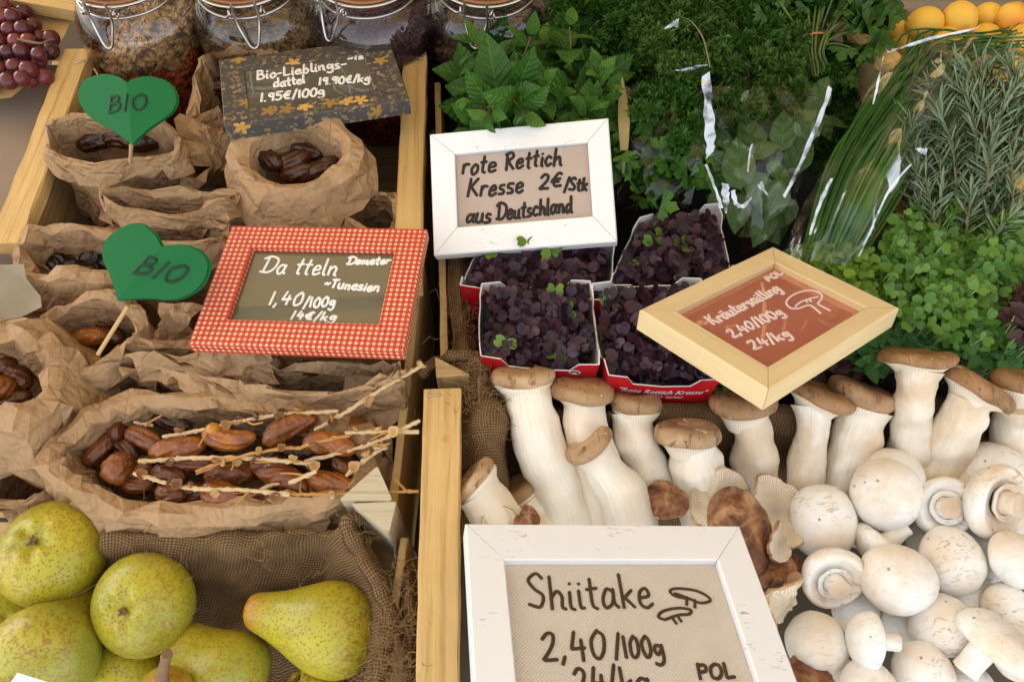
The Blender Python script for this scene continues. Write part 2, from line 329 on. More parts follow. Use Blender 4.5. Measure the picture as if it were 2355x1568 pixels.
def gingham():
    m, nt, b, o = newmat('red_gingham_paper'); v = coord(nt, True); sp = nd(nt, 'ShaderNodeSeparateXYZ', {0: v}); k = 2 * math.pi / .0049
    sx = ramp(nt, mth(nt, 'SINE', mth(nt, 'MULTIPLY', sp.outputs[0], k)), [(.05, 0), (.15, 1)]); sy = ramp(nt, mth(nt, 'SINE', mth(nt, 'MULTIPLY', sp.outputs[1], k)), [(.05, 0), (.15, 1)])
    both = mth(nt, 'MULTIPLY', sx, sy); one = mth(nt, 'MAXIMUM', sx, sy); wear = ramp(nt, noise(nt, v, 28, 4), [(.48, 0), (.68, .7)])
    c = mixc(nt, one, (.47, .035, .022), (.55, .10, .05)); c = mixc(nt, mth(nt, 'MULTIPLY', both, .92), c, (.82, .58, .33)); c = mixc(nt, wear, c, mixc(nt, .38, c, (.55, .05, .035)))
    setb(nt, b, c, .55, .35); bump(nt, b, noise(nt, v, 300), .0004, .6); return m
M_GING = gingham()
def floral():
    m, nt, b, o = newmat('dark_floral_paper'); v = coord(nt, True); base = mixc(nt, noise(nt, v, 60), (.045, .039, .034), (.095, .082, .072)); c = base
    for sc, petals, thr, col in ((165, 2, .30, (.24, .19, .13)), (110, 2, .33, (.34, .235, .11)), (50, 5, .40, (.62, .37, .08))):
        vo = nd(nt, 'ShaderNodeTexVoronoi', {'Vector': v, 'Scale': float(sc), 'Randomness': .9}, feature='F1', voronoi_dimensions='2D')
        df = nd(nt, 'ShaderNodeVectorMath', {0: nd(nt, 'ShaderNodeVectorMath', {0: v, 3: float(sc)}, operation='SCALE').outputs[0], 1: nd(nt, 'ShaderNodeVectorMath', {0: vo.outputs['Position'], 3: float(sc)}, operation='SCALE').outputs[0]}, operation='SUBTRACT').outputs[0]
        s2 = nd(nt, 'ShaderNodeSeparateXYZ', {0: df}); rn = nd(nt, 'ShaderNodeSeparateColor', {0: vo.outputs['Color']})
        ang = mth(nt, 'ADD', mth(nt, 'ARCTAN2', s2.outputs[1], s2.outputs[0]), mth(nt, 'MULTIPLY', rn.outputs[0], 6.28))
        rad = mth(nt, 'MULTIPLY_ADD', mth(nt, 'ABSOLUTE', mth(nt, 'COSINE', mth(nt, 'MULTIPLY', ang, petals / 2))), thr * .75, thr * .28)
        msk = mth(nt, 'LESS_THAN', nd(nt, 'ShaderNodeVectorMath', {0: df}, operation='LENGTH').outputs['Value'], rad)
        keep = mth(nt, 'GREATER_THAN', rn.outputs[1], .66 if petals == 5 else .3); c = mixc(nt, mth(nt, 'MULTIPLY', msk, keep), c, mixc(nt, rn.outputs[2], tuple(x * .45 for x in col), col))
    setb(nt, b, c, .5, .4); return m
M_FLORAL = floral()
M_CHALK = plain('white_chalk_marker', (.80, .78, .74), .6, .3, nz=.03); M_INK = plain('black_marker', (.018, .012, .01), .45, .3); M_BROWNINK = plain('brown_marker', (.055, .032, .014), .5, .3, nz=.35, nscale=90)
M_PALECHALK = plain('pale_pink_marker', (.74, .58, .54), .6, .3, nz=.05); M_GREENINK = plain('dark_green_marker', (.006, .035, .016), .5, .3)
# ------------------------------------------------------------------ handwriting: strokes in hundredths (cap height 100)
GL = {
'a': (60, [[46, 48, 24, 56, 4, 30, 16, 2, 38, 12, 47, 46], [48, 56, 46, 16, 60, 2]]), 'b': (55, [[10, 100, 8, 4], [8, 30, 28, 52, 48, 30, 30, 0, 8, 6]]),
'c': (48, [[42, 46, 22, 56, 4, 28, 20, 0, 44, 10]]), 'd': (60, [[44, 46, 20, 54, 4, 26, 18, 0, 44, 22], [46, 102, 46, 14, 56, 0]]),
'e': (52, [[6, 28, 42, 34, 34, 56, 10, 44, 8, 12, 26, 0, 50, 10]]), 'g': (58, [[44, 48, 20, 56, 6, 34, 20, 16, 44, 34], [46, 54, 46, -14, 26, -36, 2, -26]]),
'h': (56, [[8, 102, 8, 0], [8, 30, 28, 54, 44, 40, 44, 10, 56, 0]]), 'i': (24, [[10, 52, 10, 8, 22, 0], [10, 74, 12, 77]]), 'k': (54, [[8, 102, 8, 0], [44, 52, 10, 24], [18, 30, 48, 0]]),
'l': (26, [[10, 102, 9, 14, 24, 0]]), 'm': (82, [[6, 54, 8, 0], [8, 34, 26, 54, 36, 40, 36, 2], [36, 34, 56, 54, 66, 38, 66, 8, 80, 0]]), 'n': (58, [[6, 54, 8, 0], [8, 34, 28, 55, 44, 40, 44, 8, 56, 0]]),
'o': (52, [[26, 56, 4, 32, 18, 0, 42, 14, 44, 44, 24, 56]]), 'r': (44, [[8, 54, 8, 0], [8, 32, 24, 54, 42, 48]]), 's': (44, [[38, 52, 14, 54, 10, 36, 34, 22, 34, 4, 4, 2]]),
't': (42, [[20, 92, 18, 14, 34, 0], [2, 60, 38, 62]]), 'u': (58, [[6, 54, 6, 14, 22, 0, 42, 16, 44, 54], [44, 54, 44, 10, 56, 0]]), 'ä': (60, [[46, 48, 24, 56, 4, 30, 16, 2, 38, 12, 47, 46], [48, 56, 46, 16, 60, 2], [18, 80, 20, 76], [40, 82, 42, 78]]),
'B': (66, [[10, 100, 8, 0], [8, 98, 44, 94, 46, 66, 10, 52], [10, 52, 56, 44, 52, 8, 8, 0]]), 'D': (84, [[20, 96, 16, 2], [-4, 86, 30, 104, 78, 84, 80, 34, 46, 2, 0, 6]]), 'I': (30, [[14, 100, 12, 0]]),
'K': (70, [[10, 102, 8, 0], [58, 100, 12, 48], [22, 54, 62, 0]]), 'L': (56, [[8, 100, 8, 2], [8, 2, 50, 6]]), 'O': (76, [[40, 100, 8, 66, 12, 14, 42, 0, 68, 34, 62, 84, 36, 100]]), 'P': (60, [[10, 100, 8, 0], [8, 98, 50, 92, 48, 56, 10, 48]]),
'R': (68, [[10, 98, 10, 0], [0, 90, 40, 102, 54, 74, 12, 50], [20, 50, 62, 0]]), 'S': (62, [[54, 90, 34, 104, 8, 82, 26, 56, 52, 34, 42, 4, 2, 10]]), 'T': (64, [[32, 98, 30, 0], [2, 92, 62, 98]]),
'0': (60, [[32, 98, 8, 66, 12, 14, 32, 0, 52, 28, 50, 80, 30, 98]]), '1': (26, [[12, 98, 12, 0]]), '2': (58, [[6, 78, 22, 98, 46, 88, 40, 52, 8, 2], [8, 2, 54, 2]]), '4': (60, [[20, 98, 8, 40], [8, 40, 54, 44], [42, 70, 40, 0]]),
'5': (54, [[12, 98, 10, 58], [10, 58, 38, 60, 46, 24, 24, 0, 4, 8], [12, 98, 48, 98]]), '9': (54, [[44, 80, 22, 98, 8, 72, 26, 54, 44, 74], [46, 90, 42, 0]]), '€': (64, [[56, 84, 36, 96, 16, 60, 22, 14, 54, 8], [2, 58, 46, 60], [2, 40, 42, 42]]),
'/': (38, [[34, 108, 4, -12]]), ',': (22, [[12, 10, 4, -14]]), '.': (20, [[8, 4, 10, 2]]), '-': (40, [[4, 36, 34, 38]]), '~': (50, [[2, 30, 16, 48, 30, 32, 46, 50]]), ' ': (36, []), '"': (0, [])}
def text_strokes(s, seed=0, slant=.12):
    r = np.random.RandomState(seed); x = 0; out = []
    for ch in s:
        wd, st = GL[ch]; dy = r.normal() * 2.0
        for k in st:
            q = np.array(k, float).reshape(-1, 2) + r.normal(size=(len(k) // 2, 2)) * 1.6; q[:, 0] += x + q[:, 1] * slant; q[:, 1] += dy
            out.append(spline(q, max(3, 5 * (len(q) - 1)) if len(q) > 2 else 3))
        x += wd + 9
    return out, max(1, x - 9)
class Plane:
    def __init__(s, o, ex, ey): s.o, s.ex, s.ey, s.ez = np.asarray(o), ex, ey, np.cross(ex, ey)
    def hit(s, u, v, off=0.0):
        d = ray(u, v); t = np.dot(s.o + s.ez * off - CAM, s.ez) / np.dot(d, s.ez); p = CAM + d * t - s.o; return np.array((p @ s.ex, p @ s.ey))
    def at(s, x, y, z=0.0): x, y, z = np.broadcast_arrays(x, y, z); return s.o + np.asarray(x)[..., None] * s.ex + np.asarray(y)[..., None] * s.ey + np.asarray(z)[..., None] * s.ez
def ribbon(mb, pl, pts, wid, z, zf=None, th=.0007):
    pts = np.asarray(pts, float); d = nrm(np.gradient(pts, axis=0)); nrl = np.stack([-d[:, 1], d[:, 0]], -1)
    e0, e1 = pts[0] - d[0] * wid * .32, pts[-1] + d[-1] * wid * .32
    pts = np.concatenate([[e0], pts, [e1]]); nrl = np.concatenate([nrl[:1], nrl, nrl[-1:]]); wv = np.full(len(pts), wid / 2); wv[0] *= .55; wv[-1] *= .55
    th8 = np.array([0, 45, 90, 135, 180]) * math.pi / 180
    X = pts[:, None, 0] + nrl[:, None, 0] * np.cos(th8)[None] * wv[:, None]; Y = pts[:, None, 1] + nrl[:, None, 1] * np.cos(th8)[None] * wv[:, None]; Z = z + np.sin(th8)[None] * th + 0 * X
    if zf is not None: Z = Z + zf(X, Y)
    mb.grid(pl.at(X, Y, Z), flip=False)
def write(parent, pl, s, p0, p1, cap, wid, mat, off=0.0, slant=.12, seed=1, zf=None):
    a, b = pl.hit(*p0, off), pl.hit(*p1, off); st, W = text_strokes(s, seed, slant); dx = b - a; L = np.linalg.norm(dx); ux = dx / L; uy = np.array((-ux[1], ux[0]))
    top = pl.hit(p0[0], p0[1] - cap, off) if abs((pl.hit(p0[0], p0[1] - cap, off) - a) @ uy) > 1e-6 else a + uy
    capm = cap * S(*p0, off) * 1.12 if False else abs((top - a) @ uy)
    mb = MB()
    for q in st: ribbon(mb, pl, a + np.outer(q[:, 0] / W * L, ux) + np.outer(q[:, 1] / 100 * capm, uy), wid, off + .0002, zf)
    return mesh_obj('handwriting', mb, mat, parent)
def draw(parent, pl, lines, wid, mat, off=0.0, name='drawing', zf=None):
    mb = MB()
    for L in lines:
        q = np.array([pl.hit(*p, off) for p in L]); ribbon(mb, pl, spline(q, 5 * (len(q) - 1) + 1) if len(q) > 2 else q, wid, off + .0002, zf)
    return mesh_obj(name, mb, mat, parent)
# ------------------------------------------------------------------ signs: a true rectangle is fitted to its four corners in the photo
def fit_rect(px, hc, tilt=0.0, aspect=None):
    px = np.array(px, float); c0 = P(*px.mean(0), hc); q = [P(u, v, hc) for u, v in px]
    ex = nrm(q[1] - q[0]); ey = nrm(q[0] - q[3]); ez = nrm(np.cross(ex, ey)); ey = np.cross(ez, ex); B0 = np.array([ex, ey, ez]).T
    x = np.array([c0[0], c0[1], tilt, 0, 0, np.linalg.norm(q[1] - q[0]), np.linalg.norm(q[0] - q[3])])
    def bas(x):
        rx, ry, rz = x[2:5]; return B0 @ np.array(Matrix.Rotation(rz, 3, 'Z') @ Matrix.Rotation(ry, 3, 'Y') @ Matrix.Rotation(rx, 3, 'X'))
    def res(x):
        Bm = bas(x); c = np.array((x[0], x[1], RIM + hc)); o = []
        for (sx, sy), t in zip(((-1, 1), (1, 1), (1, -1), (-1, -1)), px):
            p = c + Bm @ np.array((sx * x[5] / 2, sy * x[6] / 2, 0)) - CAM; k = p @ FW; o += [1177.5 + FPX * (p @ RT) / k - t[0], 784 - FPX * (p @ UPV) / k - t[1]]
        o += [(x[2] - tilt) * 6, x[3] * 6, x[4] * 2]
        if aspect: o.append((x[5] / x[6] - aspect) * 60)
        return np.array(o)
    lam = 1.0; r = res(x)
    for it in range(120):
        J = np.stack([(res(x + np.eye(7)[i] * 1e-6) - r) / 1e-6 for i in range(7)], -1); A = J.T @ J
        dx = np.linalg.solve(A + lam * np.diag(np.diag(A) + 1e-9), -J.T @ r); r2 = res(x + dx)
        if r2 @ r2 < r @ r: x, r, lam = x + dx, r2, lam * .5
        else: lam *= 3
    Bm = bas(x); print('rect', np.round(x, 3), 'normal', np.round(Bm[:, 2], 2), 'err', np.round(np.abs(r[:8]).max(), 1))
    return Plane(np.array((x[0], x[1], RIM + hc)), Bm[:, 0], Bm[:, 1]), x[5], x[6]
def sign(label, outer, inner, hc, mat, pmat, depth=.014, rec=.005, grain=False, tilt=0.0, aspect=None):
    pl, W, H = fit_rect(outer, hc, tilt, aspect); q = [pl.hit(u, v) for u, v in inner]
    x0, x1 = (q[0][0] + q[3][0]) / 2, (q[1][0] + q[2][0]) / 2; y1, y0 = (q[0][1] + q[1][1]) / 2, (q[2][1] + q[3][1]) / 2
    lo = pl.at(0, -H / 2, -depth / 2); t = thing('price_sign', label, 'price sign', lo, 'framed price signs')
    O = [(-W / 2, H / 2), (W / 2, H / 2), (W / 2, -H / 2), (-W / 2, -H / 2)]; I = [(x0, y1), (x1, y1), (x1, y0), (x0, y0)]; e = .0011; g = .00022
    def sh(poly, k):
        c = np.mean(poly, 0); return [tuple(np.array(p) + k * np.sign(c - np.array(p))) for p in poly]
    loops = [(O, -depth), (O, -e), (sh(O, e), 0), (sh(I, -e * .8), 0), (I, -e * .8), (I, -rec - .002)]
    for k in range(4):
        mb = MB(); k2 = (k + 1) % 4; G = []; uv = []
        al = nrm(np.array(O[k2]) - np.array(O[k])); n2 = np.array((-al[1], al[0]))
        for (poly, z) in loops:
            a, b = np.array(poly[k]) + al * g, np.array(poly[k2]) - al * g; row = [a + (b - a) * s for s in np.linspace(0, 1, 7)]
            G.append([pl.at(p[0], p[1], z) for p in row]); uv.append([((p @ al + k, p @ n2 + z) if grain else (p[0] + (z if abs(n2[0]) > .5 else 0), p[1] + (z if abs(n2[1]) > .5 else 0))) for p in row])
        mb.grid(np.array(G), uv=np.array(uv), flip=False); mesh_obj('frame_rail', mb, mat, t, smooth=False)
    mb = MB(); nx = 12; xs, ys = np.linspace(x0 + .0003, x1 - .0003, nx), np.linspace(y0 + .0003, y1 - .0003, nx); X, Y = np.meshgrid(xs, ys, indexing='ij')
    mb.grid(pl.at(X, Y, -rec), uv=np.stack([X, Y], -1)); mb.add(pl.at(np.array([x0, x1, x1, x0]), np.array([y0, y0, y1, y1]), -depth + .001), [[0, 3, 2, 1]]); pn = mesh_obj('panel', mb, pmat, t)
    return pn, pl, -rec
# ------------------------------------------------------------------ setting
mb = MB(); mb.grid(np.array([[(x, y, 0) for y in np.linspace(-150, 150, 13)] for x in np.linspace(-150, 150, 13)])); tag(mesh_obj('ground', mb, ground_mat(), smooth=False, loc=(0, 0, 0)), 'paved market ground under the stall', kind='structure')
t = thing('market_table', 'dark wooden stall table under the fruit and mushroom crates', 'table', (0, .55, 0))
mb = MB(); E = np.eye(3); box(mb, (0, .62, .722), E[0], E[1], E[2], 1.25, .85, .014, bev=.002); mesh_obj('tabletop', mb, M_TABLE, t, False)
for sx in (-1, 1):
    for sy in (-.1, 1.35): mb = MB(); box(mb, (sx * 1.15, sy, .353), E[2], E[0], E[1], .353, .03, .03, bev=.003); mesh_obj('leg', mb, M_TABLE, t, False)
# awning: cream canvas on a steel frame over the stall, its front edge just ahead of the shopper
AF, AB, ZF, ZB = .18, 2.6, 2.30, 2.75
t = thing('stall_awning', 'warm cream canvas awning on a metal frame over the stall', 'awning', (0, 1.3, 0))
mb = MB(); xs = np.linspace(-2.2, 2.2, 30); ys = np.linspace(AF, AB, 20); X, Y = np.meshgrid(xs, ys, indexing='ij'); Z = ZF + (ZB - ZF) * (Y - AF) / (AB - AF) - .05 * np.abs(np.sin(X * math.pi / 1.1)) * 0 - .04 * np.sin((Y - AF) / (AB - AF) * math.pi)
mb.grid(np.stack([X, Y, Z], -1)); M_AWN = awning_mat(); mesh_obj('canvas', mb, M_AWN, t)
mb = MB(); zs = np.linspace(0, 1, 4)
mb.grid(np.array([[(x, AB + .01, ZB - .0 - z * 2.0) for z in zs] for x in np.linspace(-2.2, 2.2, 6)])); M_BLOCKER = plain('grey_blocker_cloth', (.14, .12, .10), .9); mesh_obj('back_light_blocker', mb, M_BLOCKER, t)  # unseen cloth, added to block light from behind and dim the back
mb = MB(); mb.grid(np.array([[(2.19, y, ZF - .02 - z * 2.0 + .2 * (y - AF)) for z in zs] for y in np.linspace(AF, AB, 6)])); mesh_obj('side_light_blocker', mb, M_BLOCKER, t)  # unseen, added on the right to cut fill and make the light directional
for x in (-2.15, -.55, .3, 1.1, 2.15): mb = MB(); tube(mb, [(x, AF, ZF - .06), (x, AB, ZB - .06)], .022, 10); mesh_obj('beam', mb, M_STEEL, t)
for y, z in ((.75, 2.36), (1.6, 2.50)): mb = MB(); tube(mb, [(-2.2, y, z - .1), (2.2, y, z - .1)], .022, 10); mesh_obj('beam', mb, M_STEEL, t)
for x in (-2.15, 2.15):
    for y, z in ((AF, ZF), (AB, ZB)): mb = MB(); tube(mb, [(x, y, 0), (x, y, z - .03)], .028, 10); mesh_obj('post', mb, M_STEEL, t)
# ------------------------------------------------------------------ crates
FLOORH = -.155
UP = np.array((0, 0, 1.0))
def staple(mb, u, v, h, ang=0.3, L=.010):
    c = P(u, v, h) + UP * .0006; d = np.array((math.cos(ang), math.sin(ang), 0)) * L / 2; tube(mb, [c - d - UP * .003, c - d + UP * .0005, c + d + UP * .0005, c + d - UP * .003], .0006, 6)
def rail_board(par, a, b, h, wid, th=.016, drop=.12, inner=0, mat=None, name='top_rail', seed=1, st=None):
    mb = MB(); bar(mb, P(*a, h) - UP * th / 2, P(*b, h) - UP * th / 2, UP, wid, th, rough=.0004, seed=seed, bev=.0012)
    mesh_obj(name, mb, mat or M_PINE, par, False)
    if drop:
        mb = MB(); bar(mb, P(*a, h) - UP * (th + drop / 2 + .0015), P(*b, h) - UP * (th + drop / 2 + .0015), UP, .009, drop, seed=seed + 3); mesh_obj('end_board', mb, M_PINE2, par, False)
    if st: mb = MB(); [staple(mb, *s) for s in st]; mesh_obj('staple', mb, M_STEEL, par)
def thin_board(par, a, b, h, th=.006, drop=.13, ha=None, name='side_board', seed=1):
    ha = h if ha is None else ha; mb = MB(); bar(mb, P(*a, ha) - UP * drop / 2, P(*b, h) - UP * drop / 2, UP, th, drop, seed=seed, rough=.0002); mesh_obj(name, mb, M_PINE2, par, False)
def prism(par, tri, h, L, mat=None, seed=0):
    top = np.array([P(u, v, h) for u, v in tri]); c = top.mean(0); mb = MB(); G = []; uv = []; r = np.random.RandomState(seed); off = r.uniform(0, 3)
    area = np.cross(top[1] - top[0], top[2] - top[0])[2]
    if area < 0: top = top[::-1]
    for z in (0, -.0012, -L):
        row = []; 
        for i in range(3):
            a, b = top[i], top[(i + 1) % 3]
            for s in (.05, .5, .95): row.append(a + (b - a) * s + (c - a) * (.012 if z == 0 else 0) - UP * -z)
        G.append(row); uv.append([(z + off, k * .012 + off) for k in range(9)])
    mb.grid(np.array(G), cv=True, uv=np.array(uv)); mb.add(np.array(G[0]), [list(range(9))], [(p[0] * .6 + off, p[1] * 1.4) for p in np.array(G[0])]); mesh_obj('corner_post', mb, mat or M_POST, par, False)
def crate_floor(par, pxs, h=FLOORH + .012, mat=None):
    q = [P(u, v, h) for u, v in pxs]; mb = MB(); n = 10; G = np.zeros((n, n, 3)); s = np.linspace(0, 1, n)
    for i in range(n):
        for j in range(n): G[i, j] = (q[0] * (1 - s[i]) + q[1] * s[i]) * (1 - s[j]) + (q[3] * (1 - s[i]) + q[2] * s[i]) * s[j]
    mb.grid(G, uv=G[..., :2]); mesh_obj('bottom', mb, mat or M_PINE2, par, False)
CR = 'wooden fruit crates on the stall'
cA = thing('wooden_crate', 'wooden crate holding the back row of kraft paper bags', 'crate', P(560, 350, FLOORH), CR)
rail_board(cA, (178, 112), (8, 560), .025, .029, seed=2, st=[(183, 145, .025, .5)]); rail_board(cA, (955, 108), (936, 660), .025, .0255, seed=3, st=[(1028 * .0 + 962, 135, .025, -.5)])
crate_floor(cA, [(120, 140), (960, 140), (960, 640), (30, 640)]); thin_board(cA, (200, 118), (930, 112), -.03, drop=.10)
cB = thing('wooden_crate', 'wooden crate with thin sides holding the branch dates', 'crate', P(450, 850, FLOORH), CR)
thin_board(cB, (966, 600), (902, 1170), -.012, .007); prism(cB, [(868, 1070), (778, 1150), (903, 1150)], .022, .16, seed=1)
crate_floor(cB, [(30, 600), (960, 600), (900, 1190), (-60, 1190)]); thin_board(cB, (-60, 640), (960, 640), -.05)
cC = thing('wooden_crate', 'wooden crate lined with sacking that holds the pears', 'crate', P(400, 1450, FLOORH), CR)
thin_board(cC, (930, 1236), (874, 1600), -.014, .0062); prism(cC, [(806, 1157), (912, 1152), (894, 1228)], .020, .155, seed=2)
crate_floor(cC, [(-100, 1200), (930, 1200), (880, 1700), (-100, 1700)]); thin_board(cC, (200, 1226), (900, 1228), -.022, name='back_board')
cD = thing('wooden_crate', 'wooden crate behind the mushrooms holding cress and herbs', 'crate', P(1500, 500, FLOORH), CR)
thin_board(cD, (1006, 190), (1022, 830), -.004, .0065); crate_floor(cD, [(1000, 150), (2400, 150), (2450, 930), (1000, 930)], mat=plain('shade_black_floor', (.012, .013, .014), .8))  # floor coloured near black, standing in for deep shade between the herbs
prism(cD, [(1000, 820), (1082, 862), (1003, 868)], .020, .16, mat=M_PINE2, seed=3)
cE = thing('wooden_crate', 'wooden crate with a broad stapled rail holding the mushrooms', 'crate', P(1600, 1250, FLOORH), CR)
rail_board(cE, (1016, 894), (1004, 1640), .024, .0305, seed=6, st=[(1000, 910, .024, .1)]); crate_floor(cE, [(1000, 900), (2450, 900), (2450, 1750), (1000, 1750)], mat=M_TABLE)
cF = thing('wooden_crate', 'wooden crate set at an angle that holds the apricots', 'crate', P(2300, 150, FLOORH), CR)
rail_board(cF, (1968, 50), (2390, 455), .052, .021, seed=7)
mb = MB(); q0, q1 = P(2020, 8, -.02), P(2500, -20, -.02); bar(mb, q0 + np.array((-.05, .06, .05)), q1 + np.array((.1, .06, .05)), UP, .004, .17); mesh_obj('cardboard_lining', mb, M_CARD, cF, False)
# left-hand grape box: card sheet over a carton
gC = thing('cardboard_carton', 'brown cardboard carton left of the crate with grapes on its lid', 'carton', P(20, 300, FLOORH))
mb = MB(); q = [P(-260, 150, -.01), P(140, 150, -.01), P(5, 560, -.01), P(-420, 560, -.01)]
for i in range(4):
    a, b = q[i], q[(i + 1) % 4]; mb.add([a, b, b - UP * .14, a - UP * .14], [[0, 1, 2, 3]])
mb.add(q, [[3, 2, 1, 0]]); mesh_obj('box_body', mb, plain('grey_cardboard', (.27, .20, .145), .8, .2), gC, False)
mb = MB(); n = 14; G = np.zeros((n, n, 3)); 
for i in range(n):
    for j in range(n):
        a, b = i / (n - 1), j / (n - 1); u = -200 + a * (375 - 150 * b ** 2.2); v = -40 + b * (290 - 25 * a); G[i, j] = P(u, v, .018 + .006 * math.sin(a * 5 + b * 3))
mb.grid(G, flip=True); mesh_obj('paper_lid', mb, plain('tan_paper', (.52, .34, .13), .8), gC)
t = thing('wooden_board', 'yellow wooden board at the back beside the first jar', 'board', P(90, 10, 0)); mb = MB(); bar(mb, P(-60, -22, .03), P(205, 22, .03), UP, .028, .016, seed=9); mesh_obj('plank', mb, M_PINE, t, False)
# ------------------------------------------------------------------ signs
tS, pl, off = sign('dark frame with gold flowers leaning among the back bags, chalk price for favourite dates', [(503, 140), (893, 85), (943, 232), (515, 288)], [(563, 166), (832, 120), (862, 206), (570, 247)], .062, M_FLORAL, M_GLASSPANEL, depth=.016, rec=.0015)
for s, a, b, c, sd in (('~Is', (800, 141), (836, 136), 11, 1), ('Bio-Lieblings-', (590, 184), (796, 156), 20, 2), ('dattel', (630, 202), (702, 192), 19, 3), ('19.90€/kg', (732, 197), (852, 188), 17, 4), ('1.95€/100g', (598, 236), (748, 219), 19, 5)): write(tS, pl, s, a, b, c, .0026, M_CHALK, off, seed=sd)
tS, pl, off = sign('red and cream gingham frame with chalk price for dates, lying on the paper bags', [(533, 517), (982, 526), (926, 808), (432, 792)], [(582, 570), (910, 577), (868, 742), (520, 735)], .06, M_GING, M_GLASSPANEL, depth=.012)
for s, a, b, c, sd in (('Da tteln', (598, 628), (773, 634), 36, 1), ('Demeter', (798, 608), (896, 608), 17, 2), ('~Tunesien', (744, 661), (871, 671), 21, 3), ('1,40', (615, 701), (693, 702), 30, 4), ('/100g', (697, 708), (771, 704), 22, 5), ('14€/kg', (667, 734), (773, 739), 19, 6)): write(tS, pl, s, a, b, c, .0023, M_CHALK, off, seed=sd)
tS, pl, off = sign('white wooden frame with linen panel, black writing for red radish cress', [(988, 312), (1397, 268), (1422, 560), (998, 583)], [(1045, 356), (1347, 325), (1367, 496), (1052, 523)], .055, M_WHITE, M_LINEN, depth=.014)
for s, a, b, c, sd in (('rote', (1062, 402), (1140, 396), 40, 1), ('Rettich', (1160, 391), (1291, 379), 38, 2), ('Kresse', (1074, 454), (1203, 443), 39, 3), ('2€', (1238, 436), (1292, 430), 33, 4), ('/Stk', (1297, 440), (1350, 438), 28, 5), ('aus', (1071, 513), (1128, 511), 36, 6), ('Deutschland', (1142, 507), (1316, 488), 36, 7)): write(tS, pl, s, a, b, c, .0029, M_INK, off, .2, seed=sd)
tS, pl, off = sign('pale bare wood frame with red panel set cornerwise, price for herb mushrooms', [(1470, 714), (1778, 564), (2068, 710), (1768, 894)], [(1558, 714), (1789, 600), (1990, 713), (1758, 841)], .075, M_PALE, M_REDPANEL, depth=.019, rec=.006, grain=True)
for s, a, b, c, sd in (('Kräutersaitling', (1643, 748), (1800, 668), 28, 1), ('2,40/100g', (1686, 778), (1806, 722), 25, 2), ('24/kg', (1734, 806), (1824, 772), 25, 3), ('POL', (1768, 648), (1802, 630), 14, 4)): write(tS, pl, s, a, b, c, .0027, M_PALECHALK, off, seed=sd)
z2 = lambda L: [(1393.5 + .3318 * a, 418 + .3318 * b) for a, b in L]
draw(tS, pl, [z2([(1285, 880), (1252, 850), (1265, 810), (1330, 770), (1420, 755), (1485, 775), (1498, 805), (1475, 835)]), z2([(1310, 868), (1350, 835), (1420, 810), (1470, 800)]), z2([(1285, 880), (1340, 878), (1415, 858), (1490, 915)]), z2([(1475, 835), (1475, 852), (1555, 895)]), z2([(1385, 825), (1400, 838)]), z2([(1410, 818), (1425, 832)])], .002, M_PALECHALK, off)
tS, pl, off = sign('white wooden frame with coarse linen panel, brown writing and price for shiitake', [(1062, 1210), (1703, 1200), (1888, 1722), (1106, 1735)], [(1165, 1290), (1655, 1283), (1768, 1660), (1192, 1668)], .07, M_WHITE, M_LINEN2, depth=.016, rec=.006)
for s, a, b, c, sd in (('Shiitake', (1217, 1401), (1504, 1396), 76, 1), ('2,40', (1246, 1519), (1399, 1514), 66, 2), ('/100g', (1416, 1512), (1530, 1509), 50, 3), ('24/kg', (1320, 1598), (1500, 1594), 62, 4), ('POL', (1608, 1562), (1692, 1558), 34, 5)): write(tS, pl, s, a, b, c, .0026, M_BROWNINK, off, .06, seed=sd)
draw(tS, pl, [[(1590, 1378), (1552, 1370), (1541, 1358), (1560, 1353), (1600, 1358), (1628, 1372), (1632, 1382), (1610, 1386), (1580, 1374), (1552, 1364)], [(1580, 1374), (1579, 1391)], [(1598, 1380), (1598, 1397)]], .0023, M_BROWNINK, off)
draw(tS, pl, [[(1528, 1425), (1514, 1418), (1525, 1405), (1560, 1398), (1588, 1402), (1584, 1412), (1560, 1414), (1528, 1425)], [(1545, 1420), (1556, 1434)], [(1558, 1416), (1567, 1429)]], .0023, M_BROWNINK, off)
t = thing('blank_card', 'white card corner poking in among the pears at the bottom left', 'card', P(50, 1570, .03)); mb = MB(); q = [P(40, 1546, .035), P(150, 1580, .03), P(130, 1680, .03), P(-40, 1660, .03)]; mb.add(q + [p - UP * .002 for p in q], [[3, 2, 1, 0], [4, 5, 6, 7], [0, 1, 5, 4], [3, 0, 4, 7], [1, 2, 6, 5]]); mesh_obj('card_sheet', mb, M_WHITE, t, False)
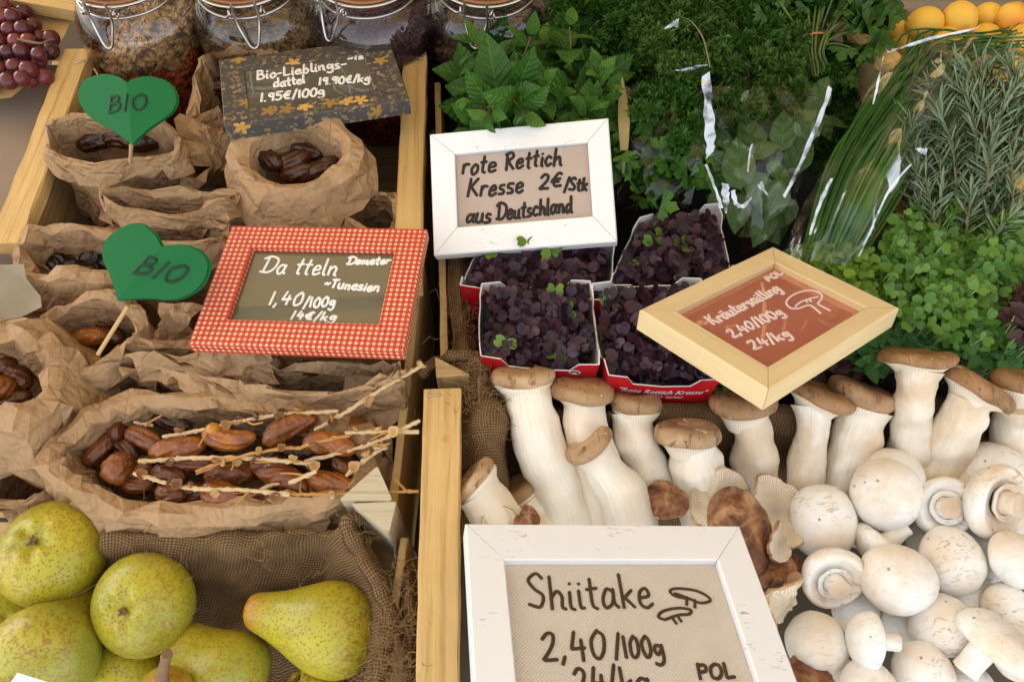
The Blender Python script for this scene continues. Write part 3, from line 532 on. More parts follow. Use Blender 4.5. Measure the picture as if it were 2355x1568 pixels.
# ------------------------------------------------------------------ green paper hearts on sticks
M_GREEN = plain('green_card', (.008, .135, .038), .7, .25, nz=.08); M_STICK = plain('wooden_stick', (.52, .34, .15), .7)
def heart(label, tip, notch, left, right, h, stick, txt, fold=.16):
    c = P(*((np.array(tip) + notch) / 2), h); ez = nrm(CD(0, .25, 1)); tipw = None
    pl0 = Plane(c, *basis(ez, RT)[:2]); a, b = pl0.hit(*tip), pl0.hit(*notch); ax = nrm(b - a); ex2 = np.array((ax[1], -ax[0]))
    pl = Plane(pl0.at(*a), pl0.ex * ex2[0] + pl0.ey * ex2[1], pl0.ex * ax[0] + pl0.ey * ax[1])
    t = thing('heart_pick', label, 'heart sign', P(*stick[1], h - .05), 'green paper hearts on sticks')
    zf = lambda X, Y: -fold * np.abs(X)
    def half(poly, sgn, mb, z, k=1.0):
        e = spline(np.array([pl.hit(*p) for p in poly]), 34) * k; n = 7; y0, y1 = 0.0, pl.hit(*notch)[1] * k
        X = np.zeros((34, n)); Y = np.zeros((34, n))
        for i in range(34):
            yb = y0 + (y1 - y0) * i / 33
            for j in range(n): f = j / (n - 1); X[i, j] = e[i, 0] * f; Y[i, j] = yb + (e[i, 1] - yb) * f
        mb.grid(pl.at(X, Y, z + zf(X, Y)), flip=sgn > 0); mb.grid(pl.at(X, Y, z - .0005 + zf(X, Y)), flip=sgn < 0); ed = np.stack([pl.at(X[:, -1], Y[:, -1], z + zf(X[:, -1], Y[:, -1])), pl.at(X[:, -1], Y[:, -1], z - .0005 + zf(X[:, -1], Y[:, -1]))], 1); mb.grid(ed, flip=sgn < 0)
    for z, k in ((0, 1.0), (-.003, 1.03)):
        mb = MB(); half([tip] + left + [notch], -1, mb, z, k); half([tip] + right + [notch], 1, mb, z, k); cd_ = mesh_obj('heart_card', mb, M_GREEN, t); fc = cd_ if k == 1.0 else fc
    mb = MB(); p1 = pl.at(*(pl.hit(*stick[0]))) - pl.ez * .0018; p2 = P(*stick[1], h - .045); tube(mb, [p1 - pl.ez * .003, p2], .0017, 8); mesh_obj('stick', mb, M_STICK, t)
    s, p0, p1, cap, sl = txt; write(fc, pl, s, p0, p1, cap, .0026, M_GREENINK, .0004, sl, 3, zf)
heart('upright green paper heart on a stick in the back left bag, marked BIO', (304, 332), (290, 190), [(262, 300), (196, 258), (170, 215), (182, 178), (225, 166), (266, 174)], [(336, 296), (388, 250), (398, 212), (378, 182), (340, 172), (310, 178)], .10, ((296, 326), (300, 372)), ('BIO', (244, 257), (336, 250), 36, .05))
heart('tilted green paper heart on a stick in front of the gingham sign, marked BIO', (270, 690), (371, 566), [(252, 638), (230, 590), (232, 552), (268, 520), (314, 511), (350, 534)], [(330, 684), (398, 684), (448, 658), (472, 612), (460, 580), (420, 562)], .085, ((288, 700), (225, 815)), ('BIO', (302, 628), (408, 650), 44, .35), .12)
# ------------------------------------------------------------------ kraft paper bags
M_KRAFT_IN = kraft_mat('kraft_paper_inside', .92, 1.0)
def facet(mb, G, r, cv=True):
    """paper: triangles with random diagonals so creases run in all directions"""
    nu, nv = G.shape[:2]; I, J = np.meshgrid(np.arange(nu - 1), np.arange(nv if cv else nv - 1), indexing='ij'); J2 = (J + 1) % nv
    a, b, c, d = (I * nv + J).ravel(), ((I + 1) * nv + J).ravel(), ((I + 1) * nv + J2).ravel(), (I * nv + J2).ravel(); k = r.uniform(size=len(a)) < .5
    F = np.concatenate([np.stack([a, c, b], -1)[k], np.stack([a, d, c], -1)[k], np.stack([a, d, b], -1)[~k], np.stack([b, d, c], -1)[~k]]); mb.add(G.reshape(-1, 3), F)
def bag(label, u, v, h, rx, ry, seed, depth=None, cuff=.026, rot=0.0, amp=.0042, wr=.12, wz=.011, flare=.005, band=.005, sq=2.3, lean=(0, 0), grp='kraft paper bags of dates in the crates', taper=.98, tiltv=0.0, csize=.0125, name='paper_bag'):
    c = P(u, v, h); A = rx * S(u, v, h); B = (P(u, v - ry, h)[1] - P(u, v + ry, h)[1]) / 2; depth = depth or (h - FLOORH - .018); r = np.random.RandomState(seed * 7 + 1); per = math.pi * (A + B); n = int(per / csize) + 6
    cr, sr = math.cos(R(rot)), math.sin(R(rot)); e = 2 / sq
    def pt(th, k, off, z, zw):
        ct, st = np.cos(th), np.sin(th); bx, by = np.sign(ct) * np.abs(ct) ** e * A, np.sign(st) * np.abs(st) ** e * B; nx, ny = nrm(np.stack([ct / A, st / B], -1)).T; circ = np.stack([ct, st, 0 * ct], -1)
        wob = 1 + wr * snoise(circ, .45, seed, 5) + wr * .4 * crumple(circ, .7, seed + 1, 5); hz = wz * snoise(circ, .5, seed + 2, 4) + wz * .8 * crumple(circ, .55, seed + 3, 4) + tiltv * st
        x, y = bx * k * wob + nx * off, by * k * wob + ny * off; x, y = x * cr - y * sr, x * sr + y * cr
        return np.stack([c[0] + x + lean[0] * z / depth, c[1] + y + lean[1] * z / depth, c[2] + z + hz * zw], -1), nx * cr - ny * sr, nx * sr + ny * cr
    def sheet(specs, zj, last=False):
        th0 = np.arange(n) / n * 2 * math.pi; G = []
        for i, (k, off, z, zw, am) in enumerate(specs):
            th = th0 + (i % 2) * math.pi / n + r.normal(size=n) * .26 / n * 2 * math.pi; p, nx, ny = pt(th, k, off, z, zw); d = am * amp * (r.normal(size=n) * .40 + 1.7 * crumple(p * np.array((1, 1, .45)), .06, seed * 3, 5)); p[:, 0] += nx * d; p[:, 1] += ny * d; p[:, 2] += zj * am * r.normal(size=n); G.append(p)
        return np.array(G)
    t = thing(name, label, 'paper bag', c - UP * depth, grp); sp = []
    for s in np.linspace(0, 1, max(5, int(depth / csize * .7))): sp.append((.92 + .05 * s, -band * .5, -depth * .85 * (1 - s), .3 + .7 * s, .8))
    sp.append((.97, 0, band * .30, 1, .55)); ncf = max(3, int(cuff / csize * 1.15))
    for s in np.linspace(0, 1, ncf + 1): sp.append((.97, band * .5 + flare * s ** 1.3, -cuff * s, 1, .7 + .4 * s))
    G = sheet(sp, .0018); G[-1, :, 2] += .0015 * np.where(np.arange(n) % 2 == 0, 1, -1) + .006 * snoise(G[-1], 14, seed + 9, 5)
    mb = MB(); facet(mb, G, r); mesh_obj('folded_cuff', mb, M_KRAFT, t, 'fold')
    sp = [(.955 + (taper - .955) * s + .05 * math.sin(s * math.pi), 0.0, -.004 - (depth - .004) * s, 1 - s, .6 + .9 * min(1, s * 3)) for s in np.linspace(0, 1, max(6, int(depth / csize)))]
    G = sheet(sp, .003); mb = MB(); facet(mb, G, r); mesh_obj('bag_body', mb, M_KRAFT, t, 'fold'); return t
bag('upright paper bag carrying the upright green heart, back left of the crate', 262, 322, .05, 148, 50, 1, cuff=.022, sq=2.8, wz=.007, band=.006, flare=.004)
bag('open paper bag half hidden behind the dark flowered sign', 560, 222, .022, 128, 92, 2, cuff=.03, band=.012, flare=.01)
bag('round open paper bag with thick rolled rim in front of the flowered sign', 676, 356, .055, 132, 78, 3, cuff=.036, band=.017, wr=.05, wz=.003, flare=.012, amp=.0042, sq=2.1, tiltv=.006, csize=.0135)
bag('flattened paper bag with its mouth folded nearly shut, middle of the back crate', 388, 462, .03, 158, 24, 4, cuff=.026, wz=.008, sq=3.2)
bag('narrow closed paper bag just above the tilted heart', 392, 538, .012, 160, 26, 5, cuff=.022, wz=.007, sq=3.4)
bag('small paper bag of black prunes by the left rail of the crate', 190, 588, .012, 132, 66, 6, cuff=.03, amp=.0045, band=.014)
bag('paper bag of light dates with the tilted heart stuck in it', 208, 768, .012, 124, 78, 7, cuff=.028, band=.01, flare=.006)
bag('large paper bag cut off by the left edge of the picture', -48, 862, .03, 178, 112, 8, cuff=.06, band=.022, flare=.018, amp=.006)
bag('crumpled paper bag pressed flat below the tilted heart', 466, 828, .012, 170, 26, 9, cuff=.032, amp=.007, wz=.012)
bag('paper bag with wide smooth front under the gingham sign', 748, 868, .020, 182, 36, 10, cuff=.048, amp=.004, wz=.012, sq=2.8)
bag('big open paper bag of branch dates at the front of the crate', 495, 1048, .006, 362, 128, 11, cuff=.04, band=.018, amp=.0052, wr=.05, wz=.006, flare=.012, csize=.0105)
bag('folded paper bag beside the right rail, right of the round bag', 838, 478, .018, 72, 52, 12, cuff=.03)
bag('paper bag behind the gingham sign close to the right rail', 700, 590, .0, 190, 40, 14, cuff=.03)
bag('low paper bag between prune bag and left carton', 30, 662, -.02, 90, 40, 15, cuff=.02)
bag('dark paper bag tucked under the left edge of the branch date bag', 40, 1090, -.02, 85, 70, 16, cuff=.03)
bag('paper bag peeking out between heart bag and flowered sign', 455, 335, .012, 60, 60, 17, cuff=.03, amp=.008)
# loose sheets pressed between the bags
def scrap(label, poly, hs, seed, amp=.009, mat=None, name='paper_sheet', csize=.009):
    """crumpled sheet spanned by four photo corners and heights"""
    q = [P(u, v, hh) for (u, v), hh in zip(poly, hs)]; r = np.random.RandomState(seed); nu, nv = [max(5, int(np.linalg.norm(a - b) / csize)) for a, b in ((q[0], q[1]), (q[0], q[3]))]; A, Bq = np.meshgrid(np.linspace(0, 1, nu), np.linspace(0, 1, nv), indexing='ij'); A = A + r.normal(size=A.shape) * .25 / nu; Bq = Bq + r.normal(size=A.shape) * .25 / nv; A, Bq = A[..., None], Bq[..., None]
    G = (q[0] * (1 - A) + q[1] * A) * (1 - Bq) + (q[3] * (1 - A) + q[2] * A) * Bq; nn = nrm(np.cross(q[1] - q[0], q[0] - q[3])); nn = nn if nn[2] > 0 else -nn
    G = G + (amp * (crumple(G, .045, seed) + .45 * r.normal(size=G.shape[:2])))[..., None] * nn; mb = MB(); facet(mb, G, r, False); return tag(mesh_obj(name, mb, mat or M_KRAFT, None, 'fold'), label, 'paper')
scrap('torn crumpled kraft paper between the two back left bags', [(395, 268), (520, 300), (560, 395), (430, 380)], [.03, .03, .0, .0], 3)
scrap('crumpled kraft paper sticking up left of the gingham sign', [(380, 690), (470, 700), (440, 790), (330, 800)], [.03, .035, .0, .0], 5, .008)
scrap('crushed kraft paper in front of the gingham sign, above the branch dates', [(290, 812), (600, 806), (640, 880), (330, 880)], [.03, .035, .015, .01], 6, .010)
scrap('kraft paper fold sloping to the branch dates from the middle bag', [(380, 852), (600, 880), (640, 948), (470, 935)], [.03, .02, .012, .015], 8, .006)
scrap('brown paper wall of the right rear corner beside the thin crate side', [(800, 830), (930, 850), (905, 1060), (790, 1010)], [.0, .0, -.03, -.02], 9, .004)
scrap('clear grey plastic sheet lying over the left edge of the crate', [(-80, 600), (50, 612), (95, 715), (-80, 745)], [.03, .03, .025, .03], 11, .0015, plain('milky_plastic', (.24, .21, .15), .3, .5), 'plastic_sheet', .025)
# ------------------------------------------------------------------ dates, prunes and twigs
def date_mat():
    m, nt, b, o = newmat('date_skin'); a = attr(nt); v = coord(nt); f = noise(nt, v, 60, 4)
    c = ramp(nt, a, [(0, (.010, .006, .005)), (.15, (.036, .013, .006)), (.5, (.17, .046, .009)), (.85, (.38, .115, .014)), (1, (.52, .18, .03))]); c = mixc(nt, mth(nt, 'MULTIPLY', ramp(nt, f, [(.4, 0), (.7, .6)]), 1.0), c, (.04, .012, .005))
    w_ = nd(nt, 'ShaderNodeTexNoise', {'Vector': nd(nt, 'ShaderNodeMapping', {0: v, 'Scale': (160, 160, 160)}).outputs[0], 'Scale': 1.0, 'Detail': 3.0, 'Distortion': 1.5}).outputs[0]
    setb(nt, b, c, .20, .6); b.inputs['Subsurface Weight'].default_value = .2; b.inputs['Subsurface Radius'].default_value = (.006, .002, .001); bump(nt, b, w_, .0016, .8); return m
M_DATE = date_mat()
def date(label, u, v, h, L, W, ang, tone, seed, pitch=0.0, group='dates in the branch date bag', name='date', cat='date'):
    s = S(u, v, h); c = P(u, v, h); d = np.array((math.cos(R(ang)) * math.cos(R(pitch)), math.sin(R(ang)) * math.cos(R(pitch)), math.sin(R(pitch)))); L *= s; W *= s; r = np.random.RandomState(seed)
    tt = np.linspace(0, 1, 36); prof = [(W / 2 * max(.0005 / W, (1 - abs(2 * q - 1) ** 2.9)) ** .55 * (1.05 - .14 * q), (q - .5) * L) for q in tt]; bend = r.uniform(-.1, .1) * L
    def disp(x, y, z, th, rr):
        p = np.stack(np.broadcast_arrays(x, y, z), -1); ridge = np.abs(np.sin(th * 3.5 + seed + 3 * snoise(p, 18, seed, 3))) ** 2
        k = 1 - .13 * ridge * np.clip(rr / (W / 2), 0, 1) + .07 * crumple(p, .012, seed) + .025 * crumple(p * np.array((1, 1, .5)), .0045, seed + 1); return x * k + bend * ((z / L * 2) ** 2), y * k, z
    mb = MB(); lathe(mb, c, d, prof, 44, disp=disp, a=tone); o = mesh_obj(name, mb, M_DATE); return tag(o, label, cat, group)
DT = [('dark glossy date standing upright at the left end of the branch bag', 268, 980, -.012, 74, 42, -78, .35), ('dark red date under the upright one at the left of the branch bag', 288, 1022, -.022, 90, 44, -35, .3), ('wrinkled red brown date, second from the left in the upper row', 338, 1010, -.008, 108, 48, -28, .42),
      ('long shining brown date in the middle of the upper row', 408, 1031, -.002, 124, 52, 10, .6), ('plump amber date under the amber bead, upper row', 524, 1012, .002, 120, 50, -3, .8), ('round date seen from its end at the far left', 270, 1076, -.004, 74, 66, 80, .5), ('small dull date behind the lower twig', 388, 1088, -.015, 82, 42, -12, .35),
      ('almost black date under the top fold of the bag', 396, 971, -.014, 96, 42, -16, .06), ('flat brown date by the front rim, left', 315, 1116, -.015, 70, 38, 0, .4), ('date half under the front twig near the bag rim', 390, 1140, -.012, 72, 42, -14, .42), ('rough matte date below the white twig', 507, 1136, -.004, 90, 60, -10, .55),
      ('smooth dark date under the twigs in the centre', 528, 1090, -.016, 112, 52, 0, .42), ('large red brown date leaning up to the right between two twigs', 664, 980, .004, 126, 55, 30, .5), ('orange brown date with a dried cup on it, right side', 760, 1019, .004, 122, 54, -8, .72), ('purplish long date low on the right', 655, 1095, -.004, 128, 52, -20, .45),
      ('translucent brown date at the right end, front', 762, 1110, -.002, 110, 50, -12, .66), ('date behind the forked twig, top right', 806, 980, -.014, 80, 44, 0, .45), ('dark date hidden behind the large red brown one', 738, 968, -.016, 80, 42, 20, .3), ('dark date at the centre, behind the curling twig', 574, 1076, -.022, 90, 42, -20, .35),
      ('deep brown date in the shadow of the far left bag corner', 240, 1005, -.028, 84, 46, -60, .2), ('brown date at the bottom of the bag between two twigs', 450, 1135, -.022, 80, 42, 20, .35), ('date at the lower right end under the bag edge', 700, 1140, -.018, 90, 44, 5, .38), ('small date lying in the gap right of centre', 610, 1055, -.026, 80, 42, 40, .3), ('dark date at the bottom, left of centre', 345, 1065, -.026, 90, 44, 15, .25), ('dark date low under the centre twigs', 462, 1070, -.03, 90, 44, -15, .25), ('date deep in the bag below the right end', 840, 1060, -.03, 90, 44, 12, .3), ('dark date deep under the upper right twigs', 690, 1040, -.03, 96, 44, -8, .22), ('red brown date in the left end of the bag above the round one', 232, 1034, -.016, 84, 42, 60, .4), ('date at the far left end under the paper fold', 226, 985, -.02, 80, 42, 70, .28), ('date between round one and front twig', 312, 1086, -.014, 84, 40, 30, .36), ('date under the straight middle twig, left half', 440, 1062, -.012, 92, 42, -5, .4), ('date under the straight middle twig, right half', 620, 1072, -.014, 92, 42, 8, .38), ('brown date touching the corner post', 800, 1080, -.014, 90, 44, -30, .5), ('amber date under the level twig by the crate side', 838, 1012, -.012, 84, 42, 10, .62), ('date in the second layer near the front rim', 600, 1140, -.014, 88, 42, 4, .45)]
for i, d in enumerate(DT): date(d[0], d[1], d[2], d[3] + .007, d[4] * 1.06, d[5] * 1.06, d[6], min(1, d[7] * 1.05 + .10), 20 + i)
g = 'dates in the small bags'
for i, d in enumerate([('orange date at the front of the tilted heart bag', 206, 774, -.012, 88, 46, 6, .92), ('red brown date behind the orange one in the heart bag', 228, 738, -.016, 84, 38, -8, .55), ('dark date on the left in the heart bag', 155, 748, -.024, 70, 40, 30, .3), ('black brown date at the lower left in the heart bag', 158, 800, -.022, 64, 40, -20, .18), ('small brown date at the front rim of the heart bag', 196, 816, -.016, 66, 34, 10, .5), ('date shining at the left picture edge in the large bag', 6, 892, -.004, 60, 60, 60, .75), ('dark date above the shining one at the left picture edge', 4, 845, -.01, 70, 50, 20, .4), ('dark date at the back of the large left bag', -40, 820, -.01, 90, 50, 20, .3),
      ('big dark date on the left in the round bag', 630, 344, .025, 92, 56, 22, .2), ('wrinkled dark date at the front of the round bag', 705, 398, .02, 124, 48, 4, .28), ('black date at the right in the round bag', 740, 360, .0, 100, 50, -20, .08), ('black date at the back of the round bag', 690, 330, .0, 90, 46, 10, .06), ('dark date in the bag under the gingham sign', 706, 846, .002, 62, 40, -8, .3), ('dark date at the left rim inside the round bag', 618, 366, .03, 84, 50, -40, .2), ('brown date in the middle of the round bag', 672, 372, .024, 96, 50, 25, .3), ('dark date on the right rim inside the round bag', 745, 386, .028, 84, 46, 40, .2), ('brown date across the back of the round bag', 700, 345, .022, 100, 48, -12, .24), ('dark date at the left in the upright heart bag', 222, 322, .02, 90, 50, 15, .2), ('dark date in the middle of the upright heart bag', 282, 318, .022, 92, 50, -10, .26), ('dark date at the right in the upright heart bag', 335, 326, .02, 84, 48, 20, .18), ('dull date below the red brown one in the heart bag', 250, 770, -.022, 80, 42, -25, .4), ('brown date at the back left of the heart bag', 180, 728, -.02, 80, 42, 12, .36), ('brown date in the large left bag beside the shining one', 44, 868, -.012, 80, 50, -40, .45), ('dark date low in the large left bag', 30, 920, -.012, 84, 48, 15, .3), ('dark date in the bag behind the flowered sign', 500, 200, .0, 80, 50, 0, .2)]): date(d[0], d[1], d[2], d[3], d[4], d[5], d[6], d[7], 60 + i, group=g)
for i, (u, v, l) in enumerate([(148, 578, 'black prune at the left of the small prune bag'), (192, 556, 'black prune at the back of the prune bag'), (170, 606, 'black prune at the front of the prune bag'), (214, 586, 'black prune in the middle of the prune bag'), (238, 566, 'black prune at the right of the prune bag'), (132, 602, 'black prune touching the left paper wall'), (250, 596, 'black prune beside the tilted heart'), (160, 556, 'black prune at the far back left of the prune bag'), (200, 622, 'black prune at the front rim of the prune bag')]): date(l, u, v, -.02 + .004 * (i % 2), 70, 52, 20 * i, .0, 90 + i, group='prunes in the small bag', name='prune', cat='prune')
M_TWIG = plain('date_twig', (.58, .42, .23), .7, .25, nz=.3, nscale=120); M_TWIG2 = plain('orange_date_twig', (.45, .22, .06), .6, .3, nz=.3, nscale=120)
def calyx_mat():
    m, nt, b, o = newmat('dry_calyx'); a = attr(nt); c = ramp(nt, a, [(0, (.14, .05, .02)), (.5, (.36, .17, .05)), (1, (.58, .38, .16))]); setb(nt, b, c, .6, .3); return m
M_CAL = calyx_mat()
TW = [('cream twig running under the top fold with brown cups', [(375, 1005, .004), (446, 992, .006), (545, 970, .009), (645, 953, .012), (778, 946, .014)], 0), ('thick cream twig pointing up right beyond the crate side', [(721, 990, .008), (795, 948, .016), (877, 895, .026), (973, 839, .034)], 0), ('straight cream twig across the middle of the bag', [(318, 1061, .004), (446, 1053, .010), (578, 1054, .012), (678, 1063, .012), (735, 1068, .012)], 0),
      ('curling orange twig over the centre', [(452, 1084, .012), (500, 1066, .014), (545, 1051, .017), (645, 1031, .018), (690, 1030, .018), (711, 1021, .022), (804, 1001, .024)], 1), ('short level twig reaching to the crate rail', [(794, 995, .014), (870, 993, .017), (963, 993, .020)], 0), ('bent twig rising to the right over the orange date', [(701, 1061, .004), (821, 1031, .010), (877, 1011, .016), (967, 966, .022)], 0), ('small twig slanting above the wooden corner post', [(794, 1094, .006), (844, 1054, .012), (887, 1026, .018)], 0),
      ('white twig along the front of the dates', [(308, 1088, .008), (352, 1101, .011), (408, 1117, .012), (465, 1124, .014), (562, 1126, .014), (665, 1137, .012)], 0), ('thin orange twig at the front right going under the post', [(672, 1136, .006), (778, 1136, .008), (860, 1133, .010), (963, 1129, .012)], 1), ('short twig tip above the purplish date', [(665, 1111, .012), (728, 1084, .016)], 0), ('small twig at the back left under the paper', [(308, 971, -.004), (352, 978, -.004)], 0), ('twig end under the white twig at the right', [(560, 1150, -.006), (640, 1110, .0), (720, 1130, -.004)], 0)]
for i, (lab, pts, k) in enumerate(TW):
    rr = np.random.RandomState(100 + i); p = np.array([P(q[0], q[1], q[2] + .005) for q in pts]); Lg = np.linalg.norm(np.diff(p, axis=0), axis=1).sum(); n = max(12, int(Lg / .0022)); sp = spline(p, n)
    rad = (.00165 if k == 0 else .0013) * (1 + .12 * snoise(np.arange(n)[:, None] * np.ones(3), .13, i)); node = np.zeros(n); step = 5; node[2::step] = 1; rad = rad * (1 + .38 * node); sp = sp + rr.normal(size=sp.shape) * .00025
    t = thing('date_twig', lab, 'twig', p[0], 'bare date twigs on the dates'); mb = MB(); tube(mb, sp, rad, 8, noise=None); mesh_obj('stem', mb, M_TWIG2 if k else M_TWIG, t)
    for j in rr.randint(3, n - 3, max(1, int(Lg / .045))): dv = nrm(nrm(sp[-1] - sp[0]) * rr.choice((-1, 1)) * .7 + rr.normal(size=3) * .5 + UP * .25); ll = rr.uniform(.010, .024); mb = MB(); tube(mb, spline([sp[j], sp[j] + dv * ll * .5 + rr.normal(size=3) * .0012, sp[j] + dv * ll], 7), np.linspace(.0011, .0007, 7), 6); mesh_obj('side_shoot', mb, M_TWIG2, t)
    for j in range(4, n - 1, step):
        if rr.uniform() < (.42 if Lg > .05 else .3):
            dirv = nrm(np.array((rr.normal(), rr.normal(), rr.uniform(.2, 1.4)))); sz = rr.uniform(.0030, .0046); b0 = sp[j] + dirv * rad[j] * .6; mb = MB()
            cup = [(.0004, 0), (sz * .55, .0006), (sz * .95, sz * .55), (sz * 1.08, sz * 1.0), (sz * .92, sz * .98), (sz * .6, sz * .45), (sz * .25, sz * .35), (.0002, sz * .5)]
            lathe(mb, b0, dirv, cup, 12, disp=lambda x, y, z, th, r_: (x * (1 + .12 * np.sin(3 * th)), y * (1 + .12 * np.sin(3 * th)), z + .0006 * np.sin(3 * th + 1) * (r_ > sz * .7)), a=rr.uniform()); mesh_obj('calyx', mb, M_CAL, t)
mb = MB(); lathe(mb, P(490, 990, .012), (0, 0, 1), [(.0068 * math.sin(a), -.0068 * math.cos(a)) for a in np.linspace(.01, 3.13, 16)], 20, a=1.0); tag(mesh_obj('date_syrup_bead', mb, plain('amber_syrup', (.45, .20, .02), .1, .6)), 'amber syrup drop above the plump amber date', 'syrup drop')
# ------------------------------------------------------------------ pears
def pear_mat():
    m, nt, b, o = newmat('pear_skin'); v = coord(nt); a = attr(nt); f = noise(nt, v, 16, 3); f2 = noise(nt, v, 55, 4, .6, .8)
    g = mixc(nt, f, (.33, .34, .025), (.55, .44, .025)); g = mixc(nt, ramp(nt, noise(nt, v, 9, 2), [(.48, 0), (.68, .8)]), g, (.24, .31, .05))
    g = mixc(nt, ramp(nt, a, [(.5, 0), (1, .8)]), g, (.50, .20, .02))
    ru = ramp(nt, f2, [(.52, 0), (.60, 1)]); sp = ramp(nt, voro(nt, v, 380), [(.24, 1), (.40, 0)]); rz = ramp(nt, noise(nt, v, 15, 3), [(.40, .1), (.60, 1)])
    worm = ramp(nt, noise(nt, v, 260, 2, .55, 1.4), [(.50, 0), (.57, 1)])
    c = mixc(nt, mth(nt, 'MULTIPLY', mth(nt, 'MULTIPLY', worm, rz), .85), g, (.30, .145, .02)); c = mixc(nt, mth(nt, 'MULTIPLY', mth(nt, 'MULTIPLY', sp, mth(nt, 'SUBTRACT', 1.15, rz)), .8), c, (.22, .115, .015)); c = mixc(nt, mth(nt, 'MULTIPLY', mth(nt, 'MULTIPLY', ru, worm), .3), c, (.30, .17, .04))
    setb(nt, b, c, .34, .45); b.inputs['Subsurface Weight'].default_value = .08; b.inputs['Subsurface Radius'].default_value = (.006, .004, .001); bump(nt, b, f2, .0006, .4); return m
M_PEAR = pear_mat(); M_CALYXP = plain('pear_calyx', (.16, .09, .05), .9, nz=.5, nscale=300); M_PSTEM = plain('pear_stem', (.22, .13, .07), .7, nz=.4, nscale=200)
def pear(label, u, v, h, rpx, axis, seed, L=2.5, blush=.0, stem=False, fat=1.0):
    r = rpx * S(u, v, h); Z = nrm(axis); c = P(u, v, h); o = c - Z * r * .86 * (L / 2.5); Lm = L * r; rs = np.random.RandomState(seed)
    tab = [(0, .0), (.012, .16), (.03, .34), (.07, .56), (.14, .80), (.24, .96), (.34, 1.0), (.45, .95), (.56, .81), (.67, .64), (.78, .50), (.88, .41), (.95, .33), (.985, .20), (1, .0)]
    ts = np.array([q[0] for q in tab]); rsx = np.array([q[1] for q in tab])
    prof = spline(np.stack([rsx * r, ts * Lm, ts], -1), 84); tt = prof[:, 1] / Lm; prof = prof[:, :2]; prof[:, 0] = np.clip(prof[:, 0], .0002, None)
    bend = rs.uniform(-.12, .12)
    def disp(x, y, z, th, rr):
        p = np.stack(np.broadcast_arrays(x, y, z), -1); k = 1 + .035 * snoise(p / r, .25, seed, 4); q = rr / r
        dent = np.exp(-(q / .26) ** 2) * .20 * r * (z < .3 * Lm); lob = .045 * r * np.sin(th * 5 + seed) * np.exp(-((q - .30) / .16) ** 2) * (z < .3 * Lm); return x * k + bend * r * (z / Lm) ** 2, y * k, z + dent + lob
    t = thing('pear', label, 'pear', c - UP * r * .9, 'pears in the sacking lined crate'); mb = MB(); tv = np.repeat(np.clip((tt - .66) / .28, 0, 1) * .95, 56); lathe(mb, o, Z, prof, 56, disp=disp, a=np.clip(tv + blush, 0, 1)); mesh_obj('flesh', mb, M_PEAR, t)
    mb = MB(); X, Y, _ = basis(Z)
    for i in range(9): a = i * .7 + rs.normal() * .3; d = (X * math.cos(a) + Y * math.sin(a)); q0 = o + Z * r * .19; tube(mb, [q0 + d * r * .01, q0 + d * r * .05 - Z * r * .05, q0 + d * r * rs.uniform(.06, .13) - Z * r * rs.uniform(.06, .10)], [.0016, .0014, .0004], 5)
    mesh_obj('calyx', mb, M_CALYXP, t)
    if stem: q = o + Z * Lm * .985 + X * bend * r; sd = nrm(Z + UPV * .45 + RT * .35); mb = MB(); tube(mb, spline([q - Z * .006, q + Z * .006, q + Z * .008 + sd * .012, q + Z * .01 + sd * .030], 14), np.linspace(.0055, .0030, 14) * np.where(np.arange(14) > 11, 1.25, 1), 10); mesh_obj('stem', mb, M_PSTEM, t)
pear('large pear at upper left showing its lobed blossom end', 124, 1272, -.030, 124, CD(.05, -.62, -1), 1)
pear('pear in the middle of the crate, blossom end towards the viewer', 332, 1388, -.034, 114, CD(.12, -.12, -1), 2)
pear('greener pear at the lower left beneath the large one', 100, 1506, -.030, 118, CD(.1, .55, -1), 3)
pear('yellow pear lying on its side beside the corner post', 768, 1450, -.040, 110, CD(-1, .20, .02), 4, L=2.95)
pear('yellow pear with orange cheek lying beside the sacking at the bottom', 522, 1556, -.062, 112, CD(-.75, .62, -.1), 5, L=2.3)
pear('orange brown pear with stem pointing up at the bottom edge', 378, 1590, -.02, 62, CD(.20, .62, .75), 6, L=2.1, blush=.78, stem=True)
pear('dark green pear low between the others', 275, 1560, -.085, 100, CD(.3, .2, -1), 7)
pear('yellow pear half hidden at the left picture edge', 2, 1400, -.075, 78, CD(-.6, .4, -.6), 8, blush=.2)
pear('orange pear tip at the bottom edge right of the others', 712, 1598, -.07, 72, CD(.5, -.8, -.2), 9, blush=.6)
pear('pear deep under the large upper left pear', 190, 1420, -.10, 90, CD(.2, .5, -1), 10)
# ------------------------------------------------------------------ sacking
def cloth(label, rows, seed, amp=.004, name='burlap_liner', nu=90, nv=48, thing_=True, roll=None, par=None, cs=.06):
    """rows: list of polylines of (u, v, h); cloth runs smoothly through them"""
    A = np.array([spline([P(*q) for q in r_], nu) for r_ in rows]); G = np.array([spline(A[:, i], nv) for i in range(nu)])
    nn = nrm(np.cross(np.gradient(G, axis=0), np.gradient(G, axis=1))); G = G + nn * (amp * (snoise(G, 1 / cs, seed) + .6 * crumple(G, cs, seed + 1, 5)))[..., None]
    lu = np.cumsum(np.concatenate([np.zeros((1, nv)), np.linalg.norm(np.diff(G, axis=0), axis=2)]), 0); lv = np.cumsum(np.concatenate([np.zeros((nu, 1)), np.linalg.norm(np.diff(G, axis=1), axis=2)], 1), 1)
    mb = MB(); mb.grid(G, uv=np.stack([lu, lv], -1)); return G, mb
